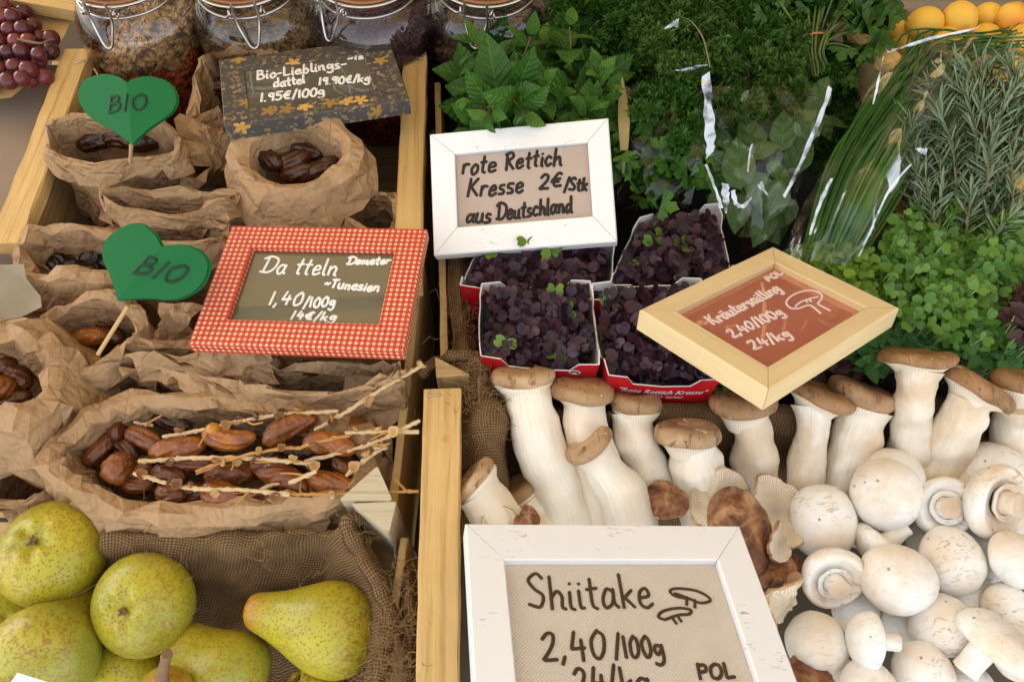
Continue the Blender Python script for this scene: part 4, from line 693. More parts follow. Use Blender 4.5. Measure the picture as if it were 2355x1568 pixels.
def burlap(label, rows, seed, hem=None, fray=(), **k):
    G, mb = cloth(label, rows, seed, **k); t = thing('burlap_liner', label, 'sacking', G[..., :].reshape(-1, 3).min(0), 'burlap liners of the crates'); mesh_obj('cloth', mb, M_BURLAP, t)
    if hem: 
        for hp, hr in hem: p = spline([P(*q) for q in hp], 40); mb = MB(); tube(mb, p, hr * (1 + .22 * snoise(p, 60, seed)), 12, noise=lambda g, q: .0012 * crumple(g, .01, seed)[..., None] * nrm(g - q[:, None])); mesh_obj('hem', mb, M_BURLAP, t)
    if fray:
        mb = MB(); rr = np.random.RandomState(seed)
        for (u, v, h, n, sp) in fray:
            for i in range(int(n * .7)): q = P(u + rr.normal() * sp, v + rr.normal() * sp * 1.3, h + rr.normal() * .003); d = np.cumsum(rr.normal(size=(5, 3)) * .0045 + np.array((rr.normal() * .002, rr.normal() * .002, .001)), 0); tube(mb, spline(q + d, 9), rr.uniform(.00012, .00026), 4, cap=False)
        mesh_obj('loose_fibres', mb, M_FIBRE, t)
    return t
M_FIBRE = plain('jute_fibre', (.27, .165, .075), .9, .1, nz=.4, nscale=200)
burlap('brown sacking hanging down the back of the pear crate', [[(232, 1236, -.03), (450, 1234, -.03), (700, 1222, -.03), (880, 1236, -.03)], [(232, 1228, -.008), (380, 1226, -.006), (560, 1226, -.012), (700, 1218, -.004), (860, 1240, -.010)], [(232, 1255, -.012), (380, 1250, -.010), (560, 1256, -.016), (700, 1240, -.008), (850, 1270, -.014)], [(225, 1330, -.05), (400, 1330, -.05), (600, 1335, -.055), (850, 1340, -.05)], [(190, 1430, -.10), (400, 1430, -.10), (620, 1440, -.105), (870, 1440, -.09)], [(100, 1600, -.138), (400, 1600, -.138), (640, 1610, -.138), (880, 1600, -.125)]], 3, fray=[(330, 1228, -.003, 26, 60), (620, 1222, -.003, 30, 60)])
burlap('sacking folded over the right side of the pear crate with a thick hem', [[(822, 1196, -.004), (890, 1330, -.012), (902, 1440, -.014), (872, 1600, -.014)], [(786, 1208, .004), (836, 1300, -.002), (880, 1420, -.006), (846, 1600, -.006)], [(756, 1240, -.008), (772, 1320, -.03), (840, 1440, -.04), (815, 1600, -.04)], [(742, 1300, -.045), (748, 1340, -.06), (810, 1440, -.075), (790, 1600, -.08)]], 4, hem=[([(832, 1192, .0), (800, 1206, .004), (826, 1270, .002), (868, 1340, -.002), (898, 1420, -.006), (886, 1480, -.004), (862, 1600, -.004)], .0062)], fray=[(888, 1480, .004, 60, 13), (880, 1540, .002, 30, 12), (800, 1230, .004, 14, 25)], amp=.003)
burlap('sacking draped behind the king oyster mushrooms', [[(1062, 915, -.035), (1400, 945, -.035), (1700, 940, -.035), (2000, 930, -.035), (2420, 920, -.035)], [(1062, 918, -.012), (1300, 950, -.014), (1560, 934, -.010), (1800, 930, -.012), (2100, 935, -.012), (2420, 930, -.012)], [(1062, 960, -.02), (1350, 975, -.022), (1600, 970, -.018), (1900, 968, -.02), (2420, 965, -.02)], [(1062, 1090, -.09), (1400, 1100, -.09), (1800, 1090, -.085), (2420, 1090, -.09)], [(1062, 1230, -.135), (1400, 1240, -.135), (1800, 1240, -.135), (2420, 1240, -.135)]], 5, amp=.005)
burlap('bulging sacking with loose fibres between the broad rail and the mushrooms', [[(1050, 830, .0), (1052, 940, .004), (1054, 1050, -.01), (1056, 1250, -.03)], [(1090, 815, .012), (1100, 930, .016), (1105, 1040, .0), (1090, 1250, -.03)], [(1120, 835, .004), (1165, 950, .0), (1176, 1050, -.03), (1150, 1250, -.07)], [(1128, 860, -.03), (1192, 980, -.04), (1200, 1060, -.07), (1190, 1250, -.10)]], 6, hem=[([(965, 862, .006), (1000, 836, .010), (1050, 818, .014), (1092, 822, .014), (1120, 850, .008)], .0058)], fray=[(1100, 890, .014, 90, 17), (1120, 960, .008, 60, 22), (1140, 900, .006, 30, 12)], amp=.005)
burlap('sacking along the left side of the cress crate', [[(1030, 560, -.01), (1034, 700, -.008), (1040, 830, -.008)], [(1060, 560, -.004), (1068, 700, .0), (1078, 830, .0)], [(1120, 560, -.05), (1120, 700, -.05), (1124, 850, -.05)]], 7, fray=[(1070, 735, .004, 40, 16)], amp=.004)
burlap('dark sacking edge between the broad rail and the pear crate side', [[(918, 1300, -.03), (926, 1450, -.03), (915, 1650, -.03)], [(938, 1300, -.012), (944, 1450, -.010), (936, 1650, -.012)], [(955, 1300, -.03), (958, 1450, -.03), (952, 1650, -.03)]], 8, fray=[(935, 1340, -.004, 50, 12), (935, 1440, -.002, 70, 12), (925, 1530, -.002, 70, 12)], amp=.003)
# ------------------------------------------------------------------ jars
def film_mat(name, tint, rough=.03, k=1.0, bscale=0, bd=.002, base=.02, patchy=0):
    """clear sheet: light goes straight through except what the surface reflects"""
    m, nt, b, o = newmat(name); nt.nodes.remove(b); v = coord(nt)
    gl = nd(nt, 'ShaderNodeBsdfGlossy', {'Color': c4((1, 1, 1)), 'Roughness': rough}); tr = nd(nt, 'ShaderNodeBsdfTransparent', {0: c4(tint)}); lw = nd(nt, 'ShaderNodeFresnel', {'IOR': 1.5})
    if bscale:
        h = mth(nt, 'ADD', voro(nt, v, bscale, 'DISTANCE_TO_EDGE'), mth(nt, 'MULTIPLY', noise(nt, v, bscale * .6, 3), .8)); bn = nd(nt, 'ShaderNodeBump', {'Height': h, 'Distance': bd, 'Strength': 1.0}).outputs[0]; nt.links.new(bn, gl.inputs['Normal']); nt.links.new(bn, lw.inputs['Normal'])
    f = mth(nt, 'MULTIPLY_ADD', lw.outputs[0], k, base)
    if patchy: f = mth(nt, 'MULTIPLY', f, ramp(nt, noise(nt, v, patchy, 3, .6, .5), [(.36, .08), (.56, 1)]))
    mx = nd(nt, 'ShaderNodeMixShader', {0: f, 1: tr.outputs[0], 2: gl.outputs[0]}); nt.links.new(mx.outputs[0], o.inputs[0]); return m
M_JAR = film_mat('jar_glass', (.97, .97, .95), .02, .7, 0, 0, .03)
def fruitmix(name, c1, c2, c3, sc=130):
    m, nt, b, o = newmat(name); v = coord(nt); v = nd(nt, 'ShaderNodeVectorMath', {0: v, 1: nd(nt, 'ShaderNodeVectorMath', {0: nd(nt, 'ShaderNodeTexNoise', {'Vector': v, 'Scale': 90.0, 'Detail': 3.0}).outputs[1], 3: .016}, operation='SCALE').outputs[0]}, operation='ADD').outputs[0]; vo = nd(nt, 'ShaderNodeTexVoronoi', {'Vector': v, 'Scale': float(sc) * 1.25}); rc = nd(nt, 'ShaderNodeSeparateColor', {0: vo.outputs['Color']}); c = ramp(nt, rc.outputs[0], [(0, c1), (.5, c2), (1, c3)]); c = mixc(nt, ramp(nt, vo.outputs[0], [(.3, 0), (.75, .85)]), c, (.012, .006, .004))
    setb(nt, b, c, .45, .4); bump(nt, b, vo.outputs[0], -.004, 1.0); return m
F_GOJI = fruitmix('dried_goji', (.55, .06, .018), (.70, .11, .03), (.42, .03, .012), 150); F_MUL = fruitmix('dried_mulberry', (.40, .21, .07), (.52, .30, .11), (.28, .13, .045), 120); F_RAIS = fruitmix('dried_raisin', (.20, .12, .045), (.28, .18, .07), (.12, .06, .025), 120); F_CRAN = fruitmix('dried_cranberry', (.07, .025, .045), (.11, .03, .045), (.05, .02, .04), 130); F_MIX = fruitmix('dried_fruit_pieces', (.25, .10, .02), (.10, .03, .015), (.32, .14, .03), 70)
F_DARK = fruitmix('dried_plum', (.05, .022, .018), (.09, .04, .028), (.03, .015, .02), 110)
def jar(label, u, bail, layers, bu):
    hr = .095; rr = .053; front = P(u, 14, hr); cx, cy = front[0], front[1] + rr; z0 = RIM - .098; Rb = .0705; t = thing('storage_jar', label, 'jar', (cx, cy, z0), 'clip top glass jars at the back')
    prof = [(.001, .004), (.05, .002), (.060, .004), (Rb, .016), (Rb + .0005, .07), (Rb, .128), (.067, .150), (.059, .166), (.0500, .174), (.0490, .180), (.0525, .184), (.0535, .192), (.050, .194)]
    p = spline([(a, b, 0) for a, b in prof], 60)[:, :2]; p[:, 0] = np.clip(p[:, 0], .0008, 1); mb = MB(); lathe(mb, (cx, cy, z0), (0, 0, 1), p, 64, sy=1.0); mesh_obj('glass_body', mb, M_JAR, t)
    mb = MB(); lathe(mb, (cx, cy, z0 + .1955), (0, 0, 1), [(.0485, 0), (.051, .001), (.0525, .006), (.050, .011), (.040, .014), (.001, .013)], 48); mesh_obj('glass_lid', mb, M_JAR, t)
    for zz, r_, w_ in ((.1935, .0560, .0016), (.178, .0530, .0014), (.205, .0540, .0014)): mb = MB(); a = np.linspace(0, 2 * math.pi, 49); tube(mb, np.stack([cx + r_ * np.cos(a), cy + r_ * np.sin(a), z0 + zz + 0 * a], -1), w_, 8, cap=False); mesh_obj('wire_ring', mb, M_STEEL, t)
    ring = MB(); lathe(ring, (cx, cy, z0 + .1945), (0, 0, 1), [(.047, -.0015), (.052, -.0015), (.0525, 0), (.052, .0015), (.047, .0015)], 48); mesh_obj('rubber_seal', ring, plain('rubber_seal', (.42, .17, .07), .6), t)
    ang = R(bail); d = np.array((math.cos(ang), math.sin(ang), 0)); sd = np.array((-d[1], d[0], 0)); b0 = np.array((cx, cy, z0)) + d * .0570
    mb = MB(); w_ = .0115; tube(mb, spline([b0 + sd * w_ + UP * .200 + d * .002, b0 + sd * w_ + UP * .182 + d * .004, b0 + sd * w_ * .7 + UP * .168 + d * .009, b0 + sd * w_ * .3 + UP * .156 + d * .013, b0 - sd * w_ * .3 + UP * .156 + d * .013, b0 - sd * w_ * .7 + UP * .168 + d * .009, b0 - sd * w_ + UP * .182 + d * .004, b0 - sd * w_ + UP * .200 + d * .002], 40), .0014, 8); mesh_obj('wire_bail', mb, M_STEEL, t)
    for s_ in (-1, 1): mb = MB(); q = b0 + sd * w_ * s_; a = np.linspace(0, 12.5, 26); tube(mb, np.stack([q[0] + .0030 * np.cos(a) * d[0] + .0006 * s_ * a * sd[0], q[1] + .0030 * np.cos(a) * d[1] + .0006 * s_ * a * sd[1], q[2] + .188 + .0034 * np.sin(a)], -1), .0011, 6); mesh_obj('wire_coil', mb, M_STEEL, t)
    for i, (za, zb, slope, mt) in enumerate(layers):
        mb = MB(); ro = Rb - .0025; pr = [(ro - .004 if za < .01 else ro - .001, za), (ro, za + .01), (ro, zb - .004), (ro - .004, zb), (.03, zb + .004), (.001, zb + .006)]; pr = spline([(a, b, 0) for a, b in pr], 34)[:, :2]; pr[:, 0] = np.clip(pr[:, 0], .001, ro)
        lathe(mb, (cx, cy, z0), (0, 0, 1), pr, 72, disp=lambda x, y, z, th, r_: (x * (1 - .012 * np.abs(snoise(np.stack(np.broadcast_arrays(x, y, z), -1), 60, i))), y * (1 - .012 * np.abs(snoise(np.stack(np.broadcast_arrays(x, y, z), -1), 60, i))), z + np.clip((z - za) / (zb - za), 0, 1) * (slope * x / ro + .005 * snoise(np.stack(np.broadcast_arrays(x, y, z), -1), 45, i + 3)))); tag(mesh_obj('dried_fruit', mb, mt, t), kind='stuff')
jar('leftmost glass jar with red and tan dried fruit', 250, -100, [(.006, .110, 0.012, F_GOJI), (.112, .128, .026, F_MUL)], 0)
jar('glass jar of brown dried fruit behind the flowered sign', 540, -80, [(.006, .05, 0, F_CRAN), (.053, .118, -.01, F_RAIS)], 0)
jar('glass jar of dark purple dried berries, bail turned left', 832, -125, [(.006, .095, .01, F_GOJI), (.099, .136, .01, F_CRAN)], 0)
jar('rightmost glass jar of dark dried fruit behind the mint', 1118, -100, [(.006, .07, 0, F_MIX), (.074, .12, 0, F_DARK)], 0)
# ------------------------------------------------------------------ grapes
def grape_mat():
    m, nt, b, o = newmat('grape_skin'); a = attr(nt); v = coord(nt); c = ramp(nt, a, [(0, (.06, .009, .013)), (.6, (.13, .016, .018)), (1, (.22, .035, .024))]); c = mixc(nt, mth(nt, 'MULTIPLY', noise(nt, v, 70), .3), c, (.17, .07, .075)); setb(nt, b, c, .22, .45); b.inputs['Subsurface Weight'].default_value = .2; b.inputs['Subsurface Radius'].default_value = (.004, .001, .001); return m
M_GRAPE = grape_mat(); gt = thing('grape_bunch', 'red grapes lying on tan paper at the top left', 'grapes', P(50, 110, .02)); rr = np.random.RandomState(5); pts = [(117, 90, .032)]
poly = [(-60, -30), (50, -15), (66, 40), (100, 78), (136, 120), (112, 170), (82, 196), (20, 205), (-60, 205)]
def inpoly(x, y, pl):
    c = False; j = len(pl) - 1
    for i in range(len(pl)):
        if (pl[i][1] > y) != (pl[j][1] > y) and x < (pl[j][0] - pl[i][0]) * (y - pl[i][1]) / (pl[j][1] - pl[i][1]) + pl[i][0]: c = not c
        j = i
    return c
for lay, h in ((0, .030), (1, .042)):
    for iy in range(-1, 8):
        for ix in range(-2, 5):
            u, v = ix * 36 + (iy % 2) * 18 + rr.normal() * 4 + lay * 16, iy * 29 + rr.normal() * 4 + lay * 10
            if inpoly(u, v, poly) and (lay == 0 or inpoly(u + 26, v + 14, poly) and inpoly(u + 10, v - 20, poly)): pts.append((u, v, h))
for (u, v, h) in pts:
    c = P(u, v, h); mb = MB(); r_ = 19 * S(u, v, h) * rr.uniform(.88, 1.06); d = nrm(rr.normal(size=3)); lathe(mb, c, d, [(r_ * max(.01, math.sin(q)), -r_ * 1.08 * math.cos(q)) for q in np.linspace(0, math.pi, 14)], 20, a=rr.uniform()); mesh_obj('grape', mb, M_GRAPE, gt)
mb = MB(); tube(mb, spline([P(40, 90, .05), P(90, 100, .048), P(117, 92, .042)], 12), .0014, 6); mesh_obj('stalk', mb, M_PSTEM, gt)
# ------------------------------------------------------------------ mushrooms
def stem_mat():
    m, nt, b, o = newmat('oyster_stem'); v = coord(nt, True); a = attr(nt); vs = nd(nt, 'ShaderNodeMapping', {0: v, 'Scale': (22, 620, 1)}).outputs[0]; f = noise(nt, vs, 1.0, 5, .6, .5); ob = coord(nt); f2 = noise(nt, ob, 22, 3)
    c = ramp(nt, f, [(.25, (.75, .65, .49)), (.42, (.83, .76, .63)), (.62, (.87, .82, .72))]); c = mixc(nt, mth(nt, 'MULTIPLY', ramp(nt, f2, [(.40, 0), (.64, 1)]), mth(nt, 'MULTIPLY_ADD', a, 1.0, .12)), c, (.58, .38, .17))
    setb(nt, b, c, .6, .25); b.inputs['Subsurface Weight'].default_value = .15; b.inputs['Subsurface Radius'].default_value = (.008, .005, .003); bump(nt, b, f, .0006, .6); return m
def ocap_mat():
    m, nt, b, o = newmat('oyster_cap'); v = coord(nt); a = attr(nt); f = noise(nt, v, 34, 5, .6, .6); f = ramp(nt, f, [(.3, 0), (.7, 1)]); g = mixc(nt, f, (.33, .19, .08), (.58, .40, .23)); d = mixc(nt, f, (.115, .042, .010), (.34, .155, .045)); c = mixc(nt, a, g, d)
    st = ramp(nt, noise(nt, nd(nt, 'ShaderNodeMapping', {0: v, 'Scale': (90, 30, 60)}).outputs[0], 2.0, 3, .6, 1.0), [(.56, 0), (.66, .7)]); c = mixc(nt, st, c, (.11, .05, .018))
    pk = ramp(nt, noise(nt, v, 85, 2, .5, 1.2), [(.69, 0), (.72, 1)]); c = mixc(nt, pk, c, (.78, .66, .46)); setb(nt, b, c, .5, .35); bump(nt, b, f, .0014, .7); return m
M_STEM = stem_mat(); M_OCAP = ocap_mat()
def gill_mat():
    m, nt, b, o = newmat('mushroom_gills'); v = coord(nt, True); sp = nd(nt, 'ShaderNodeSeparateXYZ', {0: v}); w_ = mth(nt, 'SINE', mth(nt, 'MULTIPLY_ADD', sp.outputs[0], 6.2832 * 74, mth(nt, 'MULTIPLY', noise(nt, coord(nt), 60), 6.0)))
    c = ramp(nt, mth(nt, 'MULTIPLY_ADD', w_, .5, .5), [(.0, (.62, .47, .30)), (.5, (.78, .66, .48)), (1, (.84, .74, .58))]); setb(nt, b, c, .7, .2); bump(nt, b, w_, .0005, .7); return m
M_GILL = gill_mat()
def flare_mat():
    m, nt, b, o = newmat('oyster_gill_flare'); v = coord(nt, True); sp = nd(nt, 'ShaderNodeSeparateXYZ', {0: v}); w_ = mth(nt, 'SINE', mth(nt, 'MULTIPLY', sp.outputs[0], 6.2832 * 60)); c = ramp(nt, mth(nt, 'MULTIPLY_ADD', w_, .5, .5), [(0, (.70, .59, .43)), (.7, (.83, .75, .62))]); setb(nt, b, c, .7, .2); return m
M_FLARE = flare_mat()
def king(label, stem, cap, tone, seed, dents=.06):
    r = np.random.RandomState(seed); n = 30; pp = np.array([P(u, v, h) for u, v, h, w_ in stem]); ww = np.array([w_ / 2 * S(u, v, h) for u, v, h, w_ in stem]); sp = spline(pp, n); rad = spline(np.stack([ww, ww, ww], -1), n)[:, 0]
    cu, cv, ch, hw, phi, tc, thk = cap; hw *= S(cu, cv, ch); thk *= S(cu, cv, ch); cc = P(cu, cv, ch); ax = CD(-math.sin(R(phi)), math.cos(R(phi)), tc)
    t = thing('king_oyster_mushroom', label, 'mushroom', pp[-1], 'king oyster mushrooms standing against the sacking')
    fl = np.linspace(0, 1, n); rad = rad * (1 + .05 * snoise(sp, 30, seed, 4)); rad[0:3] *= (1.10, 1.06, 1.03)
    def nz(G, q): return (.0014 * snoise(G, 38, seed, 5) + .0006 * crumple(G, .012, seed))[..., None] * nrm(G - q[:, None])
    mb = MB(); tube(mb, sp, rad, 40, a=max(0, min(1, tone * .75 + .08)), noise=nz); mesh_obj('stem', mb, M_STEM, t)
    rs = rad[0]; prof = [(rs * .98, -thk * .55), (hw * .72, -thk * .62), (hw * .90, -thk * .62), (hw * .985, -thk * .35), (hw, .0), (hw * .95, thk * .42), (hw * .82, thk * .66), (hw * .6, thk * .74), (hw * .35, thk * .66), (hw * .12, thk * .58), (.0002, thk * .57)]
    p = spline([(a, b, 0) for a, b in prof], 44)[:, :2]; p[:, 0] = np.clip(p[:, 0], .0002, None)
    def disp(x, y, z, th, rr):
        q = np.stack(np.broadcast_arrays(x, y, z), -1); k = 1 + dents * snoise(q / hw, .32, seed + 5, 4); zz = z + hw * (.10 * snoise(q / hw, .33, seed + 9, 4) + .02 * snoise(q / hw, 1.1, seed, 4)) * np.clip(rr / hw, 0, 1); return x * k, y * k, zz
    mb = MB(); lathe(mb, cc, ax, p, 60, disp=disp, a=tone); cp_ = mesh_obj('cap', mb, M_OCAP, t)
    top = cc - ax * thk * .1; mb = MB(); pr = [(rs * .72, -thk * 2.1), (rs * .88, -thk * 1.6), (rs * 1.06, -thk * 1.1), (rs * 1.05 + (hw - rs) * .45, -thk * .72), (hw * .88, -thk * .50)]; pr = spline([(a, b, 0) for a, b in pr], 16)[:, :2]; lathe(mb, cc, ax, pr, 60, disp=disp); mesh_obj('gills', mb, M_FLARE, cp_)
KD = [('tallest pale king oyster at the left with flat light cap and curved stem', [(1212, 878, .012, 98), (1222, 950, .004, 112), (1252, 1050, -.02, 120), (1290, 1130, -.045, 118), (1316, 1215, -.07, 92)], (1203, 863, .016, 72, -1, .16, 26), .05),
      ('king oyster with thick brown cap behind the small tilted one', [(1342, 915, .004, 84), (1350, 990, -.006, 98), (1378, 1080, -.03, 112), (1405, 1200, -.07, 110)], (1337, 893, .008, 76, 0, .22, 29), .22),
      ('small king oyster with tilted cap in front of its taller neighbour', [(1366, 1042, .0, 76), (1395, 1085, -.008, 96), (1428, 1140, -.025, 118), (1462, 1225, -.06, 116)], (1352, 1022, .006, 66, 36, .16, 20), .15),
      ('king oyster with a white bite out of its cap, third from the left', [(1452, 945, -.008, 88), (1462, 1010, -.02, 90), (1486, 1075, -.04, 104), (1512, 1160, -.07, 108)], (1461, 921, -.004, 61, 2, .14, 25), .18),
      ('short king oyster with broad hollow cap, above the shiitake', [(1592, 1022, -.006, 92), (1602, 1070, -.02, 112), (1622, 1130, -.04, 132), (1640, 1220, -.07, 132)], (1578, 997, .0, 76, 4, .16, 27), .12),
      ('king oyster under the lower corner of the bare wood frame', [(1716, 948, -.004, 92), (1730, 1000, -.016, 86), (1737, 1070, -.04, 98), (1742, 1160, -.065, 100)], (1712, 926, .002, 80, 3, .20, 32), .5),
      ('slender king oyster with orange brown cap sloping right', [(1868, 934, -.002, 84), (1864, 1000, -.014, 72), (1858, 1070, -.035, 80), (1842, 1160, -.06, 82)], (1888, 912, .004, 80, -22, .2, 32), .72),
      ('king oyster with smooth tan sloping cap right of the slender one', [(1988, 940, -.006, 108), (1972, 1000, -.018, 106), (1950, 1080, -.04, 106), (1925, 1180, -.065, 104)], (1988, 906, .0, 80, -21, .22, 30), .45),
      ('tall king oyster with arched cap and wide gills at the upper right', [(2112, 852, .032, 104), (2104, 910, .020, 84), (2098, 980, -.012, 92), (2090, 1100, -.05, 112)], (2112, 822, .038, 86, 2, .14, 20), .55),
      ('leaning king oyster with dark cap sloping steeply right', [(2232, 912, .024, 94), (2206, 975, .006, 96), (2172, 1050, -.025, 112), (2130, 1150, -.055, 114)], (2256, 886, .03, 84, -34, .18, 27), .6),
      ('king oyster cut off by the right picture edge', [(2345, 915, .018, 92), (2332, 980, -.012, 88), (2316, 1060, -.04, 92), (2305, 1140, -.06, 92)], (2352, 878, .024, 66, -12, .25, 28), .62),
      ('greyish king oyster lying against the broad rail, lower left', [(1098, 1128, .0, 98), (1128, 1168, -.008, 112), (1165, 1222, -.02, 120), (1200, 1280, -.04, 120)], (1090, 1106, .004, 62, 46, .1, 20), .08),
      ('shaded king oyster lying behind the tallest one', [(1205, 1150, -.05, 84), (1240, 1195, -.06, 96), (1280, 1250, -.07, 100)], (1192, 1124, -.046, 52, 34, .2, 20), .5)]
for i, (l, s_, c_, tn) in enumerate(KD): king(l, s_, c_, tn, 11 + i)
mb = None
def champ_mat():
    m, nt, b, o = newmat('white_mushroom_skin'); v = coord(nt); f = noise(nt, v, 20, 3); f2 = noise(nt, v, 130, 5, .65, 1.6); c = mixc(nt, f, (.82, .79, .72), (.87, .85, .80))
    msk = ramp(nt, noise(nt, v, 26, 2), [(.53, 0), (.70, 1)]); c = mixc(nt, mth(nt, 'MULTIPLY', ramp(nt, f, [(.46, 0), (.68, .75)]), 1.0), c, (.72, .54, .34))
    fl = ramp(nt, noise(nt, nd(nt, 'ShaderNodeMapping', {0: v, 'Scale': (90, 210, 130)}).outputs[0], 1.0, 3, .6, 1.6), [(.57, 0), (.63, 1)]); c = mixc(nt, mth(nt, 'MULTIPLY', mth(nt, 'MULTIPLY', fl, msk), .85), c, (.52, .36, .21))
    sp = ramp(nt, voro(nt, v, 62), [(.055, 1), (.085, 0)]); c = mixc(nt, mth(nt, 'MULTIPLY', sp, .7), c, (.13, .07, .04)); setb(nt, b, c, .55, .3); b.inputs['Subsurface Weight'].default_value = .2; b.inputs['Subsurface Radius'].default_value = (.008, .006, .004); bump(nt, b, mth(nt, 'MULTIPLY_ADD', fl, .7, f2), .0010, .6); return m
M_CHAMP = champ_mat(); M_CUT = plain('cut_mushroom_stem', (.62, .47, .34), .7, nz=.15, nscale=200)
def champ(label, u, v, h, r, ax, seed, stem=True, tall=1.0, sl=1.0):
    r = r * S(u, v, h); c = P(u, v, h); ax = CD(*ax); rs = np.random.RandomState(seed); t = thing('white_mushroom', label, 'mushroom', c - UP * r * .8, 'white button mushrooms in the crate')
    pr = [(.0, .66), (.25, .645), (.5, .57), (.74, .42), (.92, .18), (1.0, -.06), (.98, -.24), (.90, -.36), (.80, -.38), (.68, -.30), (.52, -.20), (.40, -.18)]; pr = spline([(a * r, b * r * tall, 0) for a, b in pr], 44)[:, :2]; pr[:, 0] = np.clip(pr[:, 0], .0003, None)
    def disp(x, y, z, th, rr): q = np.stack(np.broadcast_arrays(x, y, z), -1) / r; k = 1 + .075 * snoise(q, .34, seed, 4) + .012 * snoise(q, 1.3, seed + 1, 4) + .006 * snoise(q, 3, seed, 4); return x * k, y * k, z + .04 * r * snoise(q, .4, seed + 3, 4)
    mb = MB(); lathe(mb, c, ax, pr, 56, disp=disp, x=rs.normal(size=3)); mesh_obj('cap', mb, M_CHAMP, t)
    if stem:
        mb = MB(); vr = [(.42, -.20), (.50, -.26), (.54, -.335), (.50, -.36), (.44, -.31), (.36, -.29)]; lathe(mb, c, ax, [(a * r, b * r) for a, b in vr], 48, disp=lambda x, y, z, th, rr: (x * (1 + .015 * np.sin(3 * th + seed)), y * (1 + .015 * np.sin(2 * th)), z + .02 * r * np.sin(7 * th + seed) * (rr > .45 * r))); mesh_obj('veil_ring', mb, M_CHAMP, t)
        sr = .33 * r; mb = MB(); z1 = -.30 - .52 * sl; pr = [(sr * 1.1, -.16 * r), (sr, -.3 * r), (sr * .92, (z1 + .2) * r), (sr * .98, (z1 + .03) * r), (sr * .95, z1 * r)]; lathe(mb, c, ax, pr, 36, disp=lambda x, y, z, th, rr: (x * (1 + .04 * np.sin(3 * th + seed)) + .02 * r * (z / r) ** 2, y, z)); st_ = mesh_obj('stem', mb, M_CHAMP, t)
        mb = MB(); o_ = c + ax * 0; lathe(mb, c, ax, [(sr * .955, (z1 - .001) * r), (sr * .8, (z1 - .02) * r), (sr * .3, (z1 - .01) * r), (sr * .22, (z1 - .03) * r), (.0003, (z1 - .03) * r)], 30, disp=lambda x, y, z, th, rr: (x * (1 + .04 * np.sin(3 * th + seed)) + .02 * r * (z / r) ** 2, y, z)); mesh_obj('cut_end', mb, M_CUT, st_)
